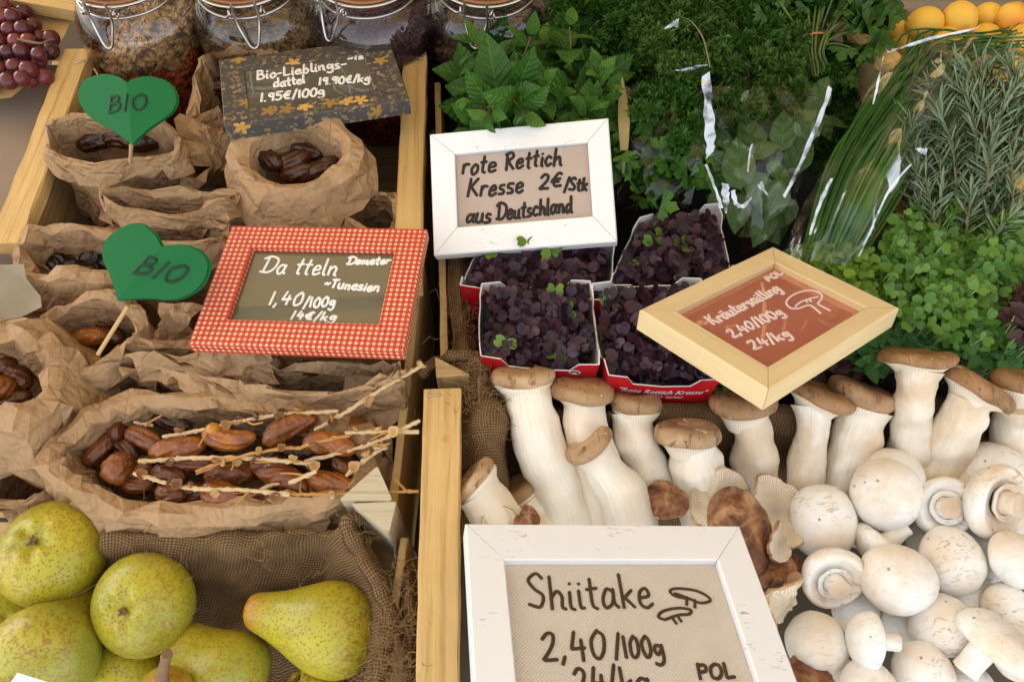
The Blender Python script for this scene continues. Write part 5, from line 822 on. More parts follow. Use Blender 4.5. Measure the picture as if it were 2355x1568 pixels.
CH = [('round white mushroom cap beside the large brown shiitake', 1896, 1197, -.022, 82, (-.05, .35, 1), 0, .95, 1), ('large white mushroom in front of the leaning king oyster stem', 2044, 1136, -.006, 83, (0, .25, 1), 0, 1.05, 1), ('broken white mushroom behind the large one', 2056, 1082, -.016, 68, (.05, .75, .5), 0, .9, 1),
      ('upturned white mushroom with centred stem disc, upper row', 2166, 1168, -.014, 73, (.02, -.22, -1), 1, .85, .45), ('upturned white mushroom with stem pointing right, near the right edge', 2290, 1150, .0, 84, (-.42, .05, -1), 1, .9, .75), ('sideways white mushroom with stem pointing up right', 2022, 1262, -.026, 70, (-.66, -.62, .0), 1, .8, 1.6),
      ('upturned white mushroom with a dark mark on its stem', 1909, 1328, -.012, 74, (-.06, .30, -1), 1, .9, .75), ('large smooth white mushroom in the centre of the heap', 2064, 1338, .0, 84, (-.1, .3, 1), 0, 1.0, 1), ('oval white mushroom right of the centre one', 2194, 1290, -.012, 76, (.1, .42, 1), 0, .92, 1), ('white mushroom cut by the right edge with scaly top', 2342, 1288, .0, 66, (.1, .3, 1), 0, 1.0, 1),
      ('white mushroom low between the oval and the scaly one', 2272, 1278, -.034, 62, (.2, .3, 1), 0, 1, 1), ('plain white mushroom at the corner of the shiitake sign', 1878, 1482, -.018, 70, (-.1, .25, 1), 0, 1.08, 1), ('tall white mushroom lying on its side, stem to the right', 1988, 1470, .004, 66, (-1, .12, .0), 1, .85, 1.7), ('tilted white mushroom partly under the long one', 2162, 1440, -.014, 72, (-.5, .35, .6), 0, 1, 1),
      ('long tilted white mushroom with stem pointing down left', 2284, 1466, .012, 94, (.45, .62, .12), 1, .8, 1.5), ('white mushroom above the long tilted one by the right edge', 2318, 1396, -.016, 60, (.1, .35, 1), 0, .9, 1), ('half hidden white mushroom between the oval and the tilted one', 2246, 1380, -.034, 60, (.1, .5, .8), 0, .9, 1), ('white mushroom between stem and long one near the bottom', 2124, 1552, -.014, 76, (.1, .3, 1), 0, 1, 1),
      ('white mushroom cut by the bottom edge, left', 2004, 1596, -.004, 72, (0, .4, 1), 0, 1, 1), ('white mushroom at the top right behind the upturned one', 2300, 1090, -.022, 84, (.1, .6, .8), 0, .85, 1), ('pale mushroom in front of the right edge king oyster', 2252, 1106, -.026, 70, (-.2, .5, .8), 0, .85, 1), ('white mushroom at the right edge behind the upturned one', 2350, 1060, -.03, 62, (.1, .6, .8), 0, .9, 1),
      ('shaded white mushroom in the gap below the dark marked one', 1972, 1404, -.044, 56, (.1, .3, 1), 0, 1, 1), ('shaded mushroom low behind the sideways stem', 2090, 1440, -.046, 60, (.1, .3, 1), 0, 1, 1), ('shaded mushroom in the gap under the large upper one', 1992, 1208, -.05, 60, (.1, .3, 1), 0, 1, 1), ('shaded mushroom low between the two upturned ones', 2238, 1226, -.042, 62, (.1, .3, 1), 0, 1, 1), ('white mushroom in the lower right corner', 2345, 1500, -.012, 66, (.1, .3, 1), 0, 1, 1), ('mushroom under the long tilted one at the bottom edge', 2230, 1590, -.03, 60, (.0, .3, 1), 0, 1, 1), ('dim mushroom deep at the bottom, left of the lying one', 1940, 1570, -.05, 52, (.1, .3, 1), 0, 1, 1), ('dim mushroom under the centre one on its right', 2130, 1385, -.05, 60, (.1, .3, 1), 0, 1, 1), ('dim mushroom below the upturned one with centred stem', 2150, 1250, -.052, 60, (.1, .3, 1), 0, 1, 1), ('dim mushroom under the right edge ones', 2340, 1210, -.04, 60, (.1, .3, 1), 0, 1, 1)]
for i, (l, u, v, h, r_, ax, st, tl, sl_) in enumerate(CH): champ(l, u, v, h, r_, ax, 40 + i, bool(st), tl, sl_)
mb = MB(); pz = P(1906, 1340, .016); q = [P(1895 + a, 1343 + b, .0105) for a, b in [(0, 0), (12, 6), (18, -4), (24, 4), (44, -4), (40, 6), (18, 14), (4, 16)]]
def shi_mat(name, c1, c2, c3):
    m, nt, b, o = newmat(name); v = coord(nt); f = noise(nt, v, 42, 5, .65, 1.0); c = ramp(nt, f, [(.36, c1), (.5, c2), (.64, c3)]); cr = ramp(nt, voro(nt, v, 60, 'DISTANCE_TO_EDGE'), [(.0, .3), (.05, 0)]); c = mixc(nt, mth(nt, 'MULTIPLY', cr, ramp(nt, noise(nt, v, 20, 2), [(.45, 0), (.6, 1)])), c, (.55, .38, .22)); setb(nt, b, c, .5, .35); bump(nt, b, f, .003, .8); return m
M_SHI = shi_mat('shiitake_cap', (.09, .032, .012), (.22, .09, .035), (.42, .23, .11)); M_SHI2 = shi_mat('pale_shiitake', (.30, .16, .07), (.48, .30, .16), (.62, .44, .27))
def shiitake(label, u, v, h, r, ax, seed, mat=None, wav=.14, dome=.35, stem=True):
    r *= S(u, v, h); c = P(u, v, h); ax = CD(*ax); t = thing('shiitake_mushroom', label, 'mushroom', c - UP * r * .8, 'shiitake mushrooms around the shiitake sign')
    def disp(x, y, z, th, rr): q = np.stack([x + 0 * z, y + 0 * z, 0 * x + 0 * z], -1) / r; k = 1 + wav * snoise(q, .42, seed, 5); return x * k, y * k, z + r * (wav * 1.5 * snoise(q, .5, seed + 3, 5) + wav * .45 * crumple(q, .5, seed + 6) + .035 * snoise(q, 2.2, seed + 4, 5)) * np.clip(rr / r, 0, 1)
    wav_ = wav
    top = spline([(a * r, b * r, 0) for a, b in [(.0, dome), (.3, dome * .95), (.6, dome * .72), (.85, dome * .35), (.98, .02), (1.0, -.06), (.95, -.10)]], 30)[:, :2]; top[:, 0] = np.clip(top[:, 0], .0003, None); und = spline([(a * r, b * r, 0) for a, b in [(.95, -.10), (.8, -.05), (.5, .04), (.2, .02), (.003, .02)]], 20)[:, :2]
    mb = MB(); lathe(mb, c, ax, top, 64, disp=disp); mesh_obj('cap', mb, mat or M_SHI, t); cp_ = COL.objects[WLAST[0]]; mb = MB(); lathe(mb, c, ax, und, 64, disp=disp); mesh_obj('gills', mb, M_GILL, cp_)
    if stem: mb = MB(); tube(mb, spline([c + ax * r * .06, c - ax * r * .35, c - ax * r * .65 + RT * r * .15], 12), np.linspace(.21, .15, 12) * r, 18, noise=lambda G, q: .0012 * snoise(G, 60, seed)[..., None] * nrm(G - q[:, None])); mesh_obj('stem', mb, M_SHI2, t)
shiitake('crumpled brown shiitake between two king oyster stems', 1538, 1156, -.020, 52, (-.5, .5, .5), 1, wav=.26); shiitake('large glossy brown shiitake at the corner of the shiitake sign', 1702, 1226, .0, 84, (-.15, .4, 1), 2, wav=.30); shiitake('pale gilled shiitake turned up behind the large brown one, left', 1658, 1150, -.012, 74, (.1, -.5, -1), 3, M_SHI2, .24, stem=False)
shiitake('pale gilled shiitake turned up behind the large brown one, right', 1788, 1172, -.02, 84, (-.25, -.45, -1), 4, M_SHI2, .26, stem=False); shiitake('small shiitake showing brown gills, right of the large brown one', 1796, 1246, .004, 46, (-.75, -.1, -.6), 5, wav=.2, stem=False); shiitake('small dark shiitake below the gilled one', 1778, 1312, -.012, 42, (-.3, .5, .7), 6, wav=.24); shiitake('dark little shiitake deep in the gap beside the heap', 1824, 1306, -.03, 36, (.2, .4, .8), 7, wav=.2)
shiitake('beige folded shiitake along the right rail of the sign', 1806, 1396, -.004, 66, (-.75, .35, -.35), 8, M_SHI2, .34, .6, stem=False); shiitake('orange brown shiitake at the bottom edge by the sign corner', 1856, 1560, -.012, 50, (.3, .6, .6), 9, wav=.25); shiitake('tiny rusty shiitake peeping over the top rail of the sign', 1214, 1196, .004, 30, (-.2, .5, .8), 10, wav=.25); shiitake('pale gill edge peeping over the sign near the broad rail', 1148, 1206, .004, 42, (.0, -.3, -1), 12, M_SHI2, .06, stem=False)
shiitake('small brown mushroom in the shadow between two king oysters', 2270, 1012, -.05, 60, (.2, .6, .7), 13, wav=.1)
# ------------------------------------------------------------------ apricots
def apricot_mat():
    m, nt, b, o = newmat('apricot_skin'); v = coord(nt); a = attr(nt); c = mixc(nt, noise(nt, v, 22, 3), (.80, .44, .05), (.86, .55, .09)); c = mixc(nt, ramp(nt, mth(nt, 'ADD', noise(nt, v, 14, 2), mth(nt, 'MULTIPLY', a, .25)), [(.66, 0), (.86, .8)]), c, (.66, .16, .02)); c = mixc(nt, ramp(nt, voro(nt, v, 60), [(.05, .8), (.09, 0)]), c, (.22, .05, .01)); setb(nt, b, c, .5, .3); b.inputs['Subsurface Weight'].default_value = .15; b.inputs['Subsurface Radius'].default_value = (.008, .004, .001); return m
M_APR = apricot_mat()
AP = [('apricot with dark specks, largest of the back row', 2125, 58, .04, 41), ('apricot with a clear groove, second of the back row', 2206, 45, .045, 41), ('apricot behind the grooved one', 2268, 40, .035, 33), ('apricot at the top right corner of the picture', 2328, 46, .045, 38), ('reddish apricot at the left end of the crate', 2072, 72, .025, 30), ('apricot below the reddish one beside the rail', 2080, 102, .018, 32), ('apricot under the clear film, left', 2168, 104, .03, 42), ('apricot under the clear film, middle', 2262, 92, .035, 38), ('apricot at the right edge, second row', 2346, 96, .04, 40), ('apricot glimpsed through the rosemary, top', 2300, 150, .03, 38), ('apricot at the right edge among rosemary', 2352, 160, .03, 38), ('yellow apricot glimpsed low through the rosemary', 2308, 196, .02, 40), ('apricot seen through film and rosemary, left', 2232, 160, .015, 38), ('apricot lowest in the crate behind the rosemary', 2240, 210, .01, 40)]
for i, (l, u, v, h, r_) in enumerate(AP):
    rs = np.random.RandomState(i + 3); r_ *= S(u, v, h); c = P(u, v, h); d = CD(rs.normal() * .6, rs.normal() * .6 + .3, rs.normal() * .6 + .2)
    def disp(x, y, z, th, rr): g = np.exp(-((np.angle(np.exp(1j * (th - 4.7)))) / .16) ** 2) * .07; e = np.exp(-(rr / r_ / .22) ** 2) * .12 * r_; return x * (1 - g), y * (1 - g), z - np.sign(z) * e
    mb = MB(); lathe(mb, c, d, [(r_ * .96 * max(.01, math.sin(q)), -r_ * 1.06 * math.cos(q)) for q in np.linspace(0, math.pi, 26)], 40, x=rs.normal(size=3), disp=disp, a=rs.uniform()); tag(mesh_obj('apricot', mb, M_APR), l, 'apricot', 'apricots in the angled crate')
# ------------------------------------------------------------------ herbs and cress
def scat(poly, n, rng):
    p = np.array(poly); lo, hi = p.min(0), p.max(0); o = []
    while len(o) < n:
        u, v = rng.uniform(lo[0], hi[0]), rng.uniform(lo[1], hi[1])
        if inpoly(u, v, poly): o.append((u, v))
    return np.array(o)
def PA(uv, h):
    uv = np.asarray(uv, float); h = np.broadcast_to(h, (len(uv),)); d = FW + np.outer((uv[:, 0] - 1177.5) / FPX, RT) + np.outer((784 - uv[:, 1]) / FPX, UPV); return CAM + d * ((RIM + h - CAM[2]) / d[:, 2])[:, None]
def rdir(rng, n, mean, spread): return nrm(np.asarray(mean) + rng.normal(size=(n, 3)) * spread)
TOCAM = nrm(np.array((0, -.55, .85)))
M_PCRESS = leafmat('purple_cress_leaf', (.016, .007, .015), (.072, .024, .038), None, .42, .4, .12)
M_GLEAF = leafmat('light_green_seed_leaf', (.10, .22, .02), (.19, .30, .04), None, .45, .35, .25)
M_PSTALK = plain('purple_stalk', (.20, .06, .10), .5); M_WSTALK = plain('pale_sprout_stalk', (.42, .50, .22), .5, .35)
M_REDBOX = plain('red_printed_card', (.50, .008, .014), .38, .4, nz=.05); M_WBOX = plain('white_card', (.74, .71, .69), .7, .2, nz=.03); M_PRINT = plain('white_print', (.78, .70, .68), .5, nz=.02)
HEART = t_heart()
def cress_box(label, rim, h, seed, hb, front_text=False, n=230, shrink=.87):
    rng = np.random.RandomState(seed); q = np.array([P(u, v, h) for u, v in rim]); c = q.mean(0); bq = (q - c) * .95 + c; bq[:, 2] = RIM + hb; t = thing('cress_box', label, 'cress box', (c[0], c[1], RIM + hb), 'red boxes of purple radish cress')
    for k in range(4):
        a, b, a2, b2 = q[k], q[(k + 1) % 4], bq[k], bq[(k + 1) % 4]; n_o = nrm(np.cross(b - a, a2 - a)); L = np.linalg.norm(b - a)
        if np.dot(n_o, (a + b) / 2 - c) < 0: n_o = -n_o
        ss = [0, .06, .17, .24, .38, .5, .62, .76, .83, .94, 1]; dz = np.array([0, 0, 0, 1, 1, 1.1, 1, 1, 0, 0, 0]) * .0115; bow = np.sin(np.array(ss) * math.pi) * .0028
        top = np.array([a + (b - a) * s + nrm(a2 - a) * d_ + n_o * w_ for s, d_, w_ in zip(ss, dz, bow)]); bot = np.array([a2 + (b2 - a2) * s + n_o * w_ * .6 for s, w_ in zip(ss, bow)])
        G = np.array([[top[i] + (bot[i] - top[i]) * s for s in np.linspace(0, 1, 6)] for i in range(len(ss))]); th = .0005
        mb = MB(); fl = np.dot(np.cross(b - a, a2 - a), n_o) < 0
        mb.grid(G + n_o * th, m=0, flip=fl); mb.grid(G - n_o * th, m=1, flip=not fl); ed = np.stack([top + n_o * th, top - n_o * th], 1); mb.grid(ed, m=1, flip=fl); mesh_obj('box_wall', mb, [M_REDBOX, M_WBOX], t, False)
    mb = MB(); mb.add([p + UP * .001 for p in bq], [[0, 1, 2, 3]]); mesh_obj('box_bottom', mb, M_WBOX, t, False)
    a = rng.uniform(.03, .97, (n, 2)); pp = (q[0] * (1 - a[:, :1]) + q[1] * a[:, :1]) * (1 - a[:, 1:]) + (q[3] * (1 - a[:, :1]) + q[2] * a[:, :1]) * a[:, 1:]; pp = c + (pp - c) * shrink
    ht = .004 * rng.normal(size=n) + .0025 * snoise(pp, 30, seed); edge = np.minimum(np.minimum(a[:, 0], 1 - a[:, 0]), np.minimum(a[:, 1], 1 - a[:, 1])); pp[:, 2] = RIM + h - .008 + ht + .004 * np.clip(edge * 4, 0, 1); az = rng.uniform(0, 6.28, n)
    out = np.where(edge < .1, 1, 0); mb = MB(); mg = MB(); green = rng.uniform(size=n) < .028
    for s_ in (0, 1):
        d = np.stack([np.cos(az + s_ * 3.0), np.sin(az + s_ * 3.0), rng.normal(size=n) * .35 + .15], -1); nr = rdir(rng, n, TOCAM, .42); sc = rng.uniform(.0082, .0130, n)
        leaves(mb, HEART, pp[~green], d[~green], nr[~green], sc[~green], rng.uniform(0, 1, n)[~green]); leaves(mg, HEART, pp[green] + UP * .004, d[green], nr[green], sc[green], rng.uniform(0, 1, n)[green])
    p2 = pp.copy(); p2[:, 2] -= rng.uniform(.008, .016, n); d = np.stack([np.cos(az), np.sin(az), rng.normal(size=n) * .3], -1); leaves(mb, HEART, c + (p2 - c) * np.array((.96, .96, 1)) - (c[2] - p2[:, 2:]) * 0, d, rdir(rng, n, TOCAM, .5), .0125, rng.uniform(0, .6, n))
    tag(mesh_obj('cress_leaves', mb, M_PCRESS, t, False), kind='stuff'); tag(mesh_obj('green_leaves', mg, M_GLEAF, t), kind='stuff')
    mb = MB()
    for i in range(n): tube(mb, [c + (pp[i] - c) * (.8, .8, 1) - UP * (.035), pp[i]], .0005, 4, cap=False)
    tag(mesh_obj('cress_stalks', mb, M_PSTALK, t), kind='stuff'); return t, q, bq, c
cress_box('red box of purple cress under the white radish sign, back left', [(1106, 548), (1412, 542), (1398, 690), (1058, 655)], .022, 1, -.055, n=270)
cress_box('red box of purple cress at the back right by the cellophane', [(1472, 500), (1652, 468), (1690, 640), (1402, 655)], .020, 2, -.06, n=250)
tb3 = cress_box('red box of purple cress at the front left above the mushrooms', [(1108, 652), (1357, 646), (1378, 838), (1106, 818)], .030, 3, -.05)
tb4 = cress_box('red box of purple cress with printed front under the bare wood frame', [(1362, 652), (1612, 640), (1656, 872), (1400, 862)], .030, 4, -.05, n=250)
def print_text(par, s, size, q, bq, s0, s1, down, shear=.25, bold=.0):
    cu = bpy.data.curves.new('print', 'FONT'); cu.body = s; cu.size = 1; cu.shear = shear; cu.offset = bold; cu.resolution_u = 3; o = bpy.data.objects.new('print', cu); COL.objects.link(o); dg = bpy.context.evaluated_depsgraph_get(); dg.update(); me = o.evaluated_get(dg).to_mesh(); V = np.array([v.co[:] for v in me.vertices]); F = [list(p.vertices) for p in me.polygons]; o.evaluated_get(dg).to_mesh_clear(); bpy.data.objects.remove(o); bpy.data.curves.remove(cu)
    a, b, a2, b2 = q[3], q[2], bq[3], bq[2]; W = V[:, 0].max() - V[:, 0].min(); f = (V[:, 0] - V[:, 0].min()) / W; s_ = s0 + (s1 - s0) * f; tp = a + (b - a) * s_[:, None]; bt = a2 + (b2 - a2) * s_[:, None]; dn = nrm(bt - tp); n_o = nrm(np.cross(b - a, a2 - a)); n_o = n_o if n_o[1] < 0 else -n_o
    kx = np.linalg.norm(b - a) * (s1 - s0) / W; pos = tp + dn * (down - V[:, 1:2] * kx * size) + n_o * (.0011 + np.sin(s_ * math.pi)[:, None] * .0026); mb = MB(); mb.add(pos, F); mesh_obj('printed_words', mb, M_PRINT, par, False)
print_text(tb4[0], '"Rote Rettich Kresse"', 1.25, tb4[1], tb4[2], .12, .95, .026, .3, .012); print_text(tb4[0], 'frisch + lecker', 1.1, tb4[1], tb4[2], .34, .74, .034, .0, .01)
# recycling arrow badge on the front left box
q3, b3 = tb3[1], tb3[2]; nn = nrm(np.cross(q3[2] - q3[3], b3[3] - q3[3])); nn = nn if nn[1] < 0 else -nn; bc = q3[3] + (q3[2] - q3[3]) * .80 + nrm(b3[3] - q3[3]) * .0125 + nn * .0028; X_ = nrm(q3[2] - q3[3]); Y_ = np.cross(nn, X_); a = np.linspace(0, 6.283, 25)[:-1]
mb = MB(); mb.add(bc + .0052 * (np.outer(np.cos(a), X_) + .8 * np.outer(np.sin(a), Y_)), [list(range(24))]); mesh_obj('badge', mb, M_WBOX, tb3[0], False); mb = MB(); pl_ = Plane(bc + nn * .0003, X_, Y_); a = np.linspace(3.4, .6, 10); ribbon(mb, pl_, .0029 * np.stack([np.cos(a), np.sin(a) * .8], -1), .0016, .0001); mb.add(pl_.at(np.array([.0042, .0010, .0030]), np.array([.0014, .0022, -.0016]), .0006), [[0, 1, 2]]); mesh_obj('badge_arrow', mb, M_GREENINK, tb3[0], False)
# green cress
M_GC = [leafmat('yellow_green_cress', (.10, .22, .015), (.19, .32, .03), None, .45, .35, .3), leafmat('radish_cress_leaf', (.065, .20, .024), (.17, .32, .05), None, .42, .38, .25), leafmat('basil_cress_leaf', (.065, .20, .045), (.12, .28, .07), None, .45, .35, .25, None, True), leafmat('dark_red_cress', (.04, .014, .014), (.09, .035, .03), None, .5, .35, .15)]
M_TRAY = plain('dark_blue_tray', (.008, .012, .035), .35, .4); OV = t_ovate(.62, 7, .08, .10, .2)
def cress_patch(label, poly, hmid, seed, n, mat, sc, tray, tpl=HEART, hvar=.010, flat=.45, stalk=.045, name='cress_tray'):
    rng = np.random.RandomState(seed); uv = scat(poly, n, rng); cen = np.array(poly).mean(0); ext = np.abs(np.array(poly) - cen).max(0); q = 1 - np.clip((((uv - cen) / ext) ** 2).sum(1), 0, 1); h = hmid + hvar * rng.normal(size=n) * .6 + hvar * 2.0 * (q - .6); pp = PA(uv, h); pp[:, 2] += .6 * hvar * snoise(pp, 22, seed)
    t = thing(name, label, 'cress', P(*cen, hmid - stalk - .02)); az = rng.uniform(0, 6.28, n); mb = MB()
    for s_ in (0, 1): d = np.stack([np.cos(az + s_ * 3.0), np.sin(az + s_ * 3.0), rng.normal(size=n) * .3 + .1], -1); leaves(mb, tpl, pp, d, rdir(rng, n, TOCAM, flat), sc * rng.uniform(.7, 1.25, n), rng.uniform(0, 1, n))
    tag(mesh_obj('seed_leaves', mb, mat, t), kind='stuff'); mb = MB(); c3 = P(*cen, hmid)
    for i in range(0, n): b_ = pp[i] - UP * stalk * rng.uniform(.7, 1.1); b_[:2] = c3[:2] + (b_[:2] - c3[:2]) * .86; tube(mb, spline([b_, (pp[i] + b_) / 2 + rng.normal(size=3) * .003, pp[i]], 5), .00055, 4, cap=False)
    tag(mesh_obj('stalks', mb, M_WSTALK, t), kind='stuff')
    if tray:
        mb = MB(); qq = np.array([P(*p, hmid - stalk * .75) for p in tray]); bt = (qq - qq.mean(0)) * .9 + qq.mean(0) - UP * .03; mb.grid(np.stack([qq, (qq - qq.mean(0)) * .97 + qq.mean(0), bt], 1), cu=True); mb.add(bt, [[0, 1, 2, 3]]); mesh_obj('tray', mb, M_TRAY, t, False)
cress_patch('yellow green small cress right of the bare wood frame', [(1800, 590), (1880, 555), (2060, 590), (2130, 640), (2090, 760), (1980, 680)], .030, 11, 620, M_GC[0], .0085, [(1800, 600), (2090, 590), (2110, 740), (1850, 740)], hvar=.006)
cress_patch('tall bright radish cress heaped at the right edge', [(2050, 520), (2190, 440), (2380, 440), (2400, 800), (2180, 790), (2060, 740), (2010, 640)], .034, 12, 1600, M_GC[1], .0090, [(2060, 560), (2400, 520), (2420, 790), (2080, 790)], hvar=.013, stalk=.06)
cress_patch('young basil cress with toothed leaves above the king oysters', [(1990, 770), (2110, 740), (2340, 760), (2350, 845), (2215, 825), (2100, 800), (2010, 845), (1985, 830)], .014, 13, 190, M_GC[2], .0155, [(1960, 800), (2360, 790), (2375, 905), (1960, 915)], OV, hvar=.008, stalk=.05)
cress_patch('dark red cress in the shade under the bare wood frame corner', [(1880, 830), (1980, 790), (2050, 810), (2050, 890), (1960, 900), (1890, 870)], -.012, 14, 130, M_GC[3], .013, [(1850, 830), (2050, 800), (2070, 900), (1860, 910)], OV, hvar=.006)
cress_patch('dark red leaves at the right picture edge', [(2320, 690), (2400, 640), (2410, 800), (2330, 770)], .045, 15, 45, M_GC[3], .014, None, OV, hvar=.008)
cress_patch('few green sprouts between the printed box and the mushrooms', [(1655, 880), (1720, 870), (1730, 890), (1660, 895)], .0, 16, 9, M_GC[1], .012, None, hvar=.004)
# mint
M_MINT = leafmat('mint_leaf', (.030, .105, .010), (.075, .19, .022), (.16, .30, .03), .5, .3, .22, None, True, 7); M_GSTEM = plain('green_stem', (.10, .15, .03), .5, .35, nz=.3); M_RSTEM = plain('reddish_stem', (.14, .07, .04), .5)
def bunch_of_sprigs(label, cat, poly, h0, hv, seed, nsp, per, sc, mat, tpl, stemmat, name, outlean=.6, extra=(), filler=0, fsc=1.0):
    rng = np.random.RandomState(seed); uv = scat(poly, nsp, rng); cen = np.array(poly).mean(0); t = thing(name, label, cat, P(*cen, h0 - .09)); mb = MB(); ms = MB(); c3 = P(cen[0], cen[1] + 60, h0 - .10)
    tips = [(P(u, v, h0 + hv * rng.uniform(-1, 1)), None) for u, v in uv] + [(P(u, v, hh), d_) for u, v, hh, d_ in extra]
    for tip, dd in tips:
        ax = nrm(nrm(tip - c3) * outlean + UP * .5 + rng.normal(size=3) * .2) if dd is None else nrm(np.array(dd)); X, Y, Z = basis(ax, rng.normal(size=3)); L = .03
        tube(ms, spline([c3 + (tip - c3) * .25 + rng.normal(size=3) * .006, tip - ax * L, tip], 8), np.linspace(.0013, .0008, 8), 5, cap=False)
        for k in range(per): lv = k // 2; ang = (k % 2) * math.pi + lv * 1.57 + rng.normal() * .25; el = .95 - .30 * lv + rng.normal() * .15; d = nrm((X * math.cos(ang) + Y * math.sin(ang)) * math.cos(el) + Z * math.sin(el)); p = tip - ax * lv * .011; nr = nrm(np.cross(d, np.cross(ax, d)) + rng.normal(size=3) * .18); nr = nr if nr @ TOCAM > -.3 else -nr; leaves(mb, tpl, [p + d * .002], [d], [nr], sc * (.45 + .22 * lv) * rng.uniform(.8, 1.2), min(1, max(0, .85 - .25 * lv + rng.normal() * .15)))
    if filler: uv = scat(poly, filler, rng); pp = PA(uv, h0 - hv - .012 + rng.normal(size=filler) * .008); leaves(mb, tpl, pp, rdir(rng, filler, (0, 0, .2), .8), rdir(rng, filler, TOCAM, .5), sc * fsc * rng.uniform(.7, 1.2, filler), rng.uniform(0, .5, filler))
    tag(mesh_obj('leaves', mb, mat, t), kind='stuff'); mesh_obj('stems', ms, stemmat, t); return t
MINT = t_ovate(.62, 11, .10, .10, .28)
bunch_of_sprigs('loose mint bunch with some leaves over the white radish sign', 'mint', [(1075, 150), (1130, 105), (1230, 90), (1300, 60), (1345, 130), (1415, 190), (1400, 265), (1250, 300), (1080, 285)], .055, .022, 21, 30, 8, .044, M_MINT, MINT, M_RSTEM, 'mint_bunch', extra=[(1092, 100, .085, (-.5, .2, .6)), (1220, 85, .09, (.2, .4, .7)), (1310, 62, .095, (0, .5, .8)), (1120, 268, .085, (-.3, -.9, .25)), (1205, 262, .085, (.3, -.9, .1)), (1090, 245, .08, (-.9, -.2, .3)), (1390, 205, .07, (.9, 0, .4)), (1240, 200, .08, (0, -.3, .9)), (1160, 180, .08, (-.2, -.2, .9))], filler=90)
# curly parsley
M_CURL = [leafmat('curly_parsley', (.028, .108, .012), (.09, .21, .026), None, .5, .3, .2), leafmat('curly_parsley_light', (.036, .105, .014), (.11, .21, .03), None, .5, .3, .2)]; CT = [t_curl(k) for k in range(3)]
def curly(label, poly, h0, hv, seed, ncl, per, mat, sc=.0085, rad=.013):
    rng = np.random.RandomState(seed); uv = scat(poly, ncl, rng); cen = np.array(poly).mean(0); t = thing('curly_parsley_bunch', label, 'parsley', P(*cen, h0 - .1), 'bunches of curly parsley'); mb = MB(); ms = MB(); c3 = P(cen[0] + 10, cen[1] + 70, h0 - .10)
    for u, v in uv:
        c = P(u, v, h0 + hv * rng.uniform(-1, 1)); nd_ = rdir(rng, per, UP * .6 + TOCAM * .4, .7); rr_ = rad * rng.uniform(.7, 1.3); pp = c + nd_ * rr_ * rng.uniform(.55, 1.0, per)[:, None]; tn = rng.uniform(.0, .6)
        leaves(mb, CT[rng.randint(3)], pp, nrm(nd_ + rng.normal(size=(per, 3)) * .6), rng.normal(size=(per, 3)) + TOCAM, sc * rng.uniform(.7, 1.3, per), np.clip(tn + rng.uniform(0, .5, per), 0, 1)); tube(ms, spline([c3 + rng.normal(size=3) * .008, (c + c3) / 2 + rng.normal(size=3) * .008, c], 6), .0009, 4, cap=False)
    tag(mesh_obj('leaves', mb, mat, t), kind='stuff'); mesh_obj('stems', ms, M_GSTEM, t)
curly('dark curly parsley bunch at the back beside the jars', [(1255, -20), (1470, -20), (1480, 120), (1400, 210), (1320, 130)], .035, .02, 31, 62, 52, M_CURL[0]); curly('curly parsley bunch in the middle of the back row', [(1440, 20), (1600, -20), (1640, 120), (1600, 330), (1500, 330), (1440, 200)], .045, .02, 32, 74, 52, M_CURL[0]); curly('lighter curly parsley bunch at the back centre', [(1480, -10), (1680, -20), (1690, 130), (1560, 180), (1470, 120)], .065, .015, 33, 56, 52, M_CURL[1]); curly('curly parsley bunch behind the basil sleeve', [(1640, 60), (1830, 90), (1840, 240), (1760, 270), (1640, 280)], .045, .02, 34, 70, 52, M_CURL[1]); curly('curly parsley bunch left of the banded parsley', [(1650, -20), (1830, -20), (1830, 110), (1660, 110)], .05, .02, 35, 46, 52, M_CURL[0])
curly('dark herb leaves in the shadow between basil and chive sleeves', [(1900, 220), (2010, 180), (1990, 330), (1930, 420), (1880, 420)], -.03, .012, 37, 40, 46, M_CURL[0])
curly('sparse dark parsley below the rubber band', [(1840, 150), (1950, 120), (1960, 210), (1880, 230)], .015, .01, 36, 16, 46, M_CURL[0])
# banded flat parsley
M_PARS = leafmat('flat_parsley', (.028, .095, .012), (.070, .175, .025), None, .42, .35, .25); LOB = [t_lobed(k) for k in range(4)]
rng = np.random.RandomState(41); t = thing('flat_parsley_bunch', 'flat parsley bunch held by a rubber band beside the apricot crate', 'parsley', P(1880, 150, -.02)); ms = MB(); mb = MB()
for i in range(30):
    f = rng.normal() * .5; b0 = P(1878 + f * 24, 165 + rng.uniform(-8, 14), .030 + rng.normal() * .004); m0 = P(1870 + f * 26, 100, .050 + rng.normal() * .005); tp = P(1880 + f * 120 + rng.normal() * 18, rng.uniform(-30, 40), .065 + rng.normal() * .015); tube(ms, spline([b0, m0, tp], 12), .00135, 6)
    for k in range(5): d = nrm(tp - m0 + rng.normal(size=3) * .05); leaves(mb, LOB[rng.randint(4)], [tp + d * .006 * k * .5 + rng.normal(size=3) * .006], [nrm(d + rng.normal(size=3) * .7)], rdir(rng, 1, TOCAM, .35), rng.uniform(.018, .030), rng.uniform())
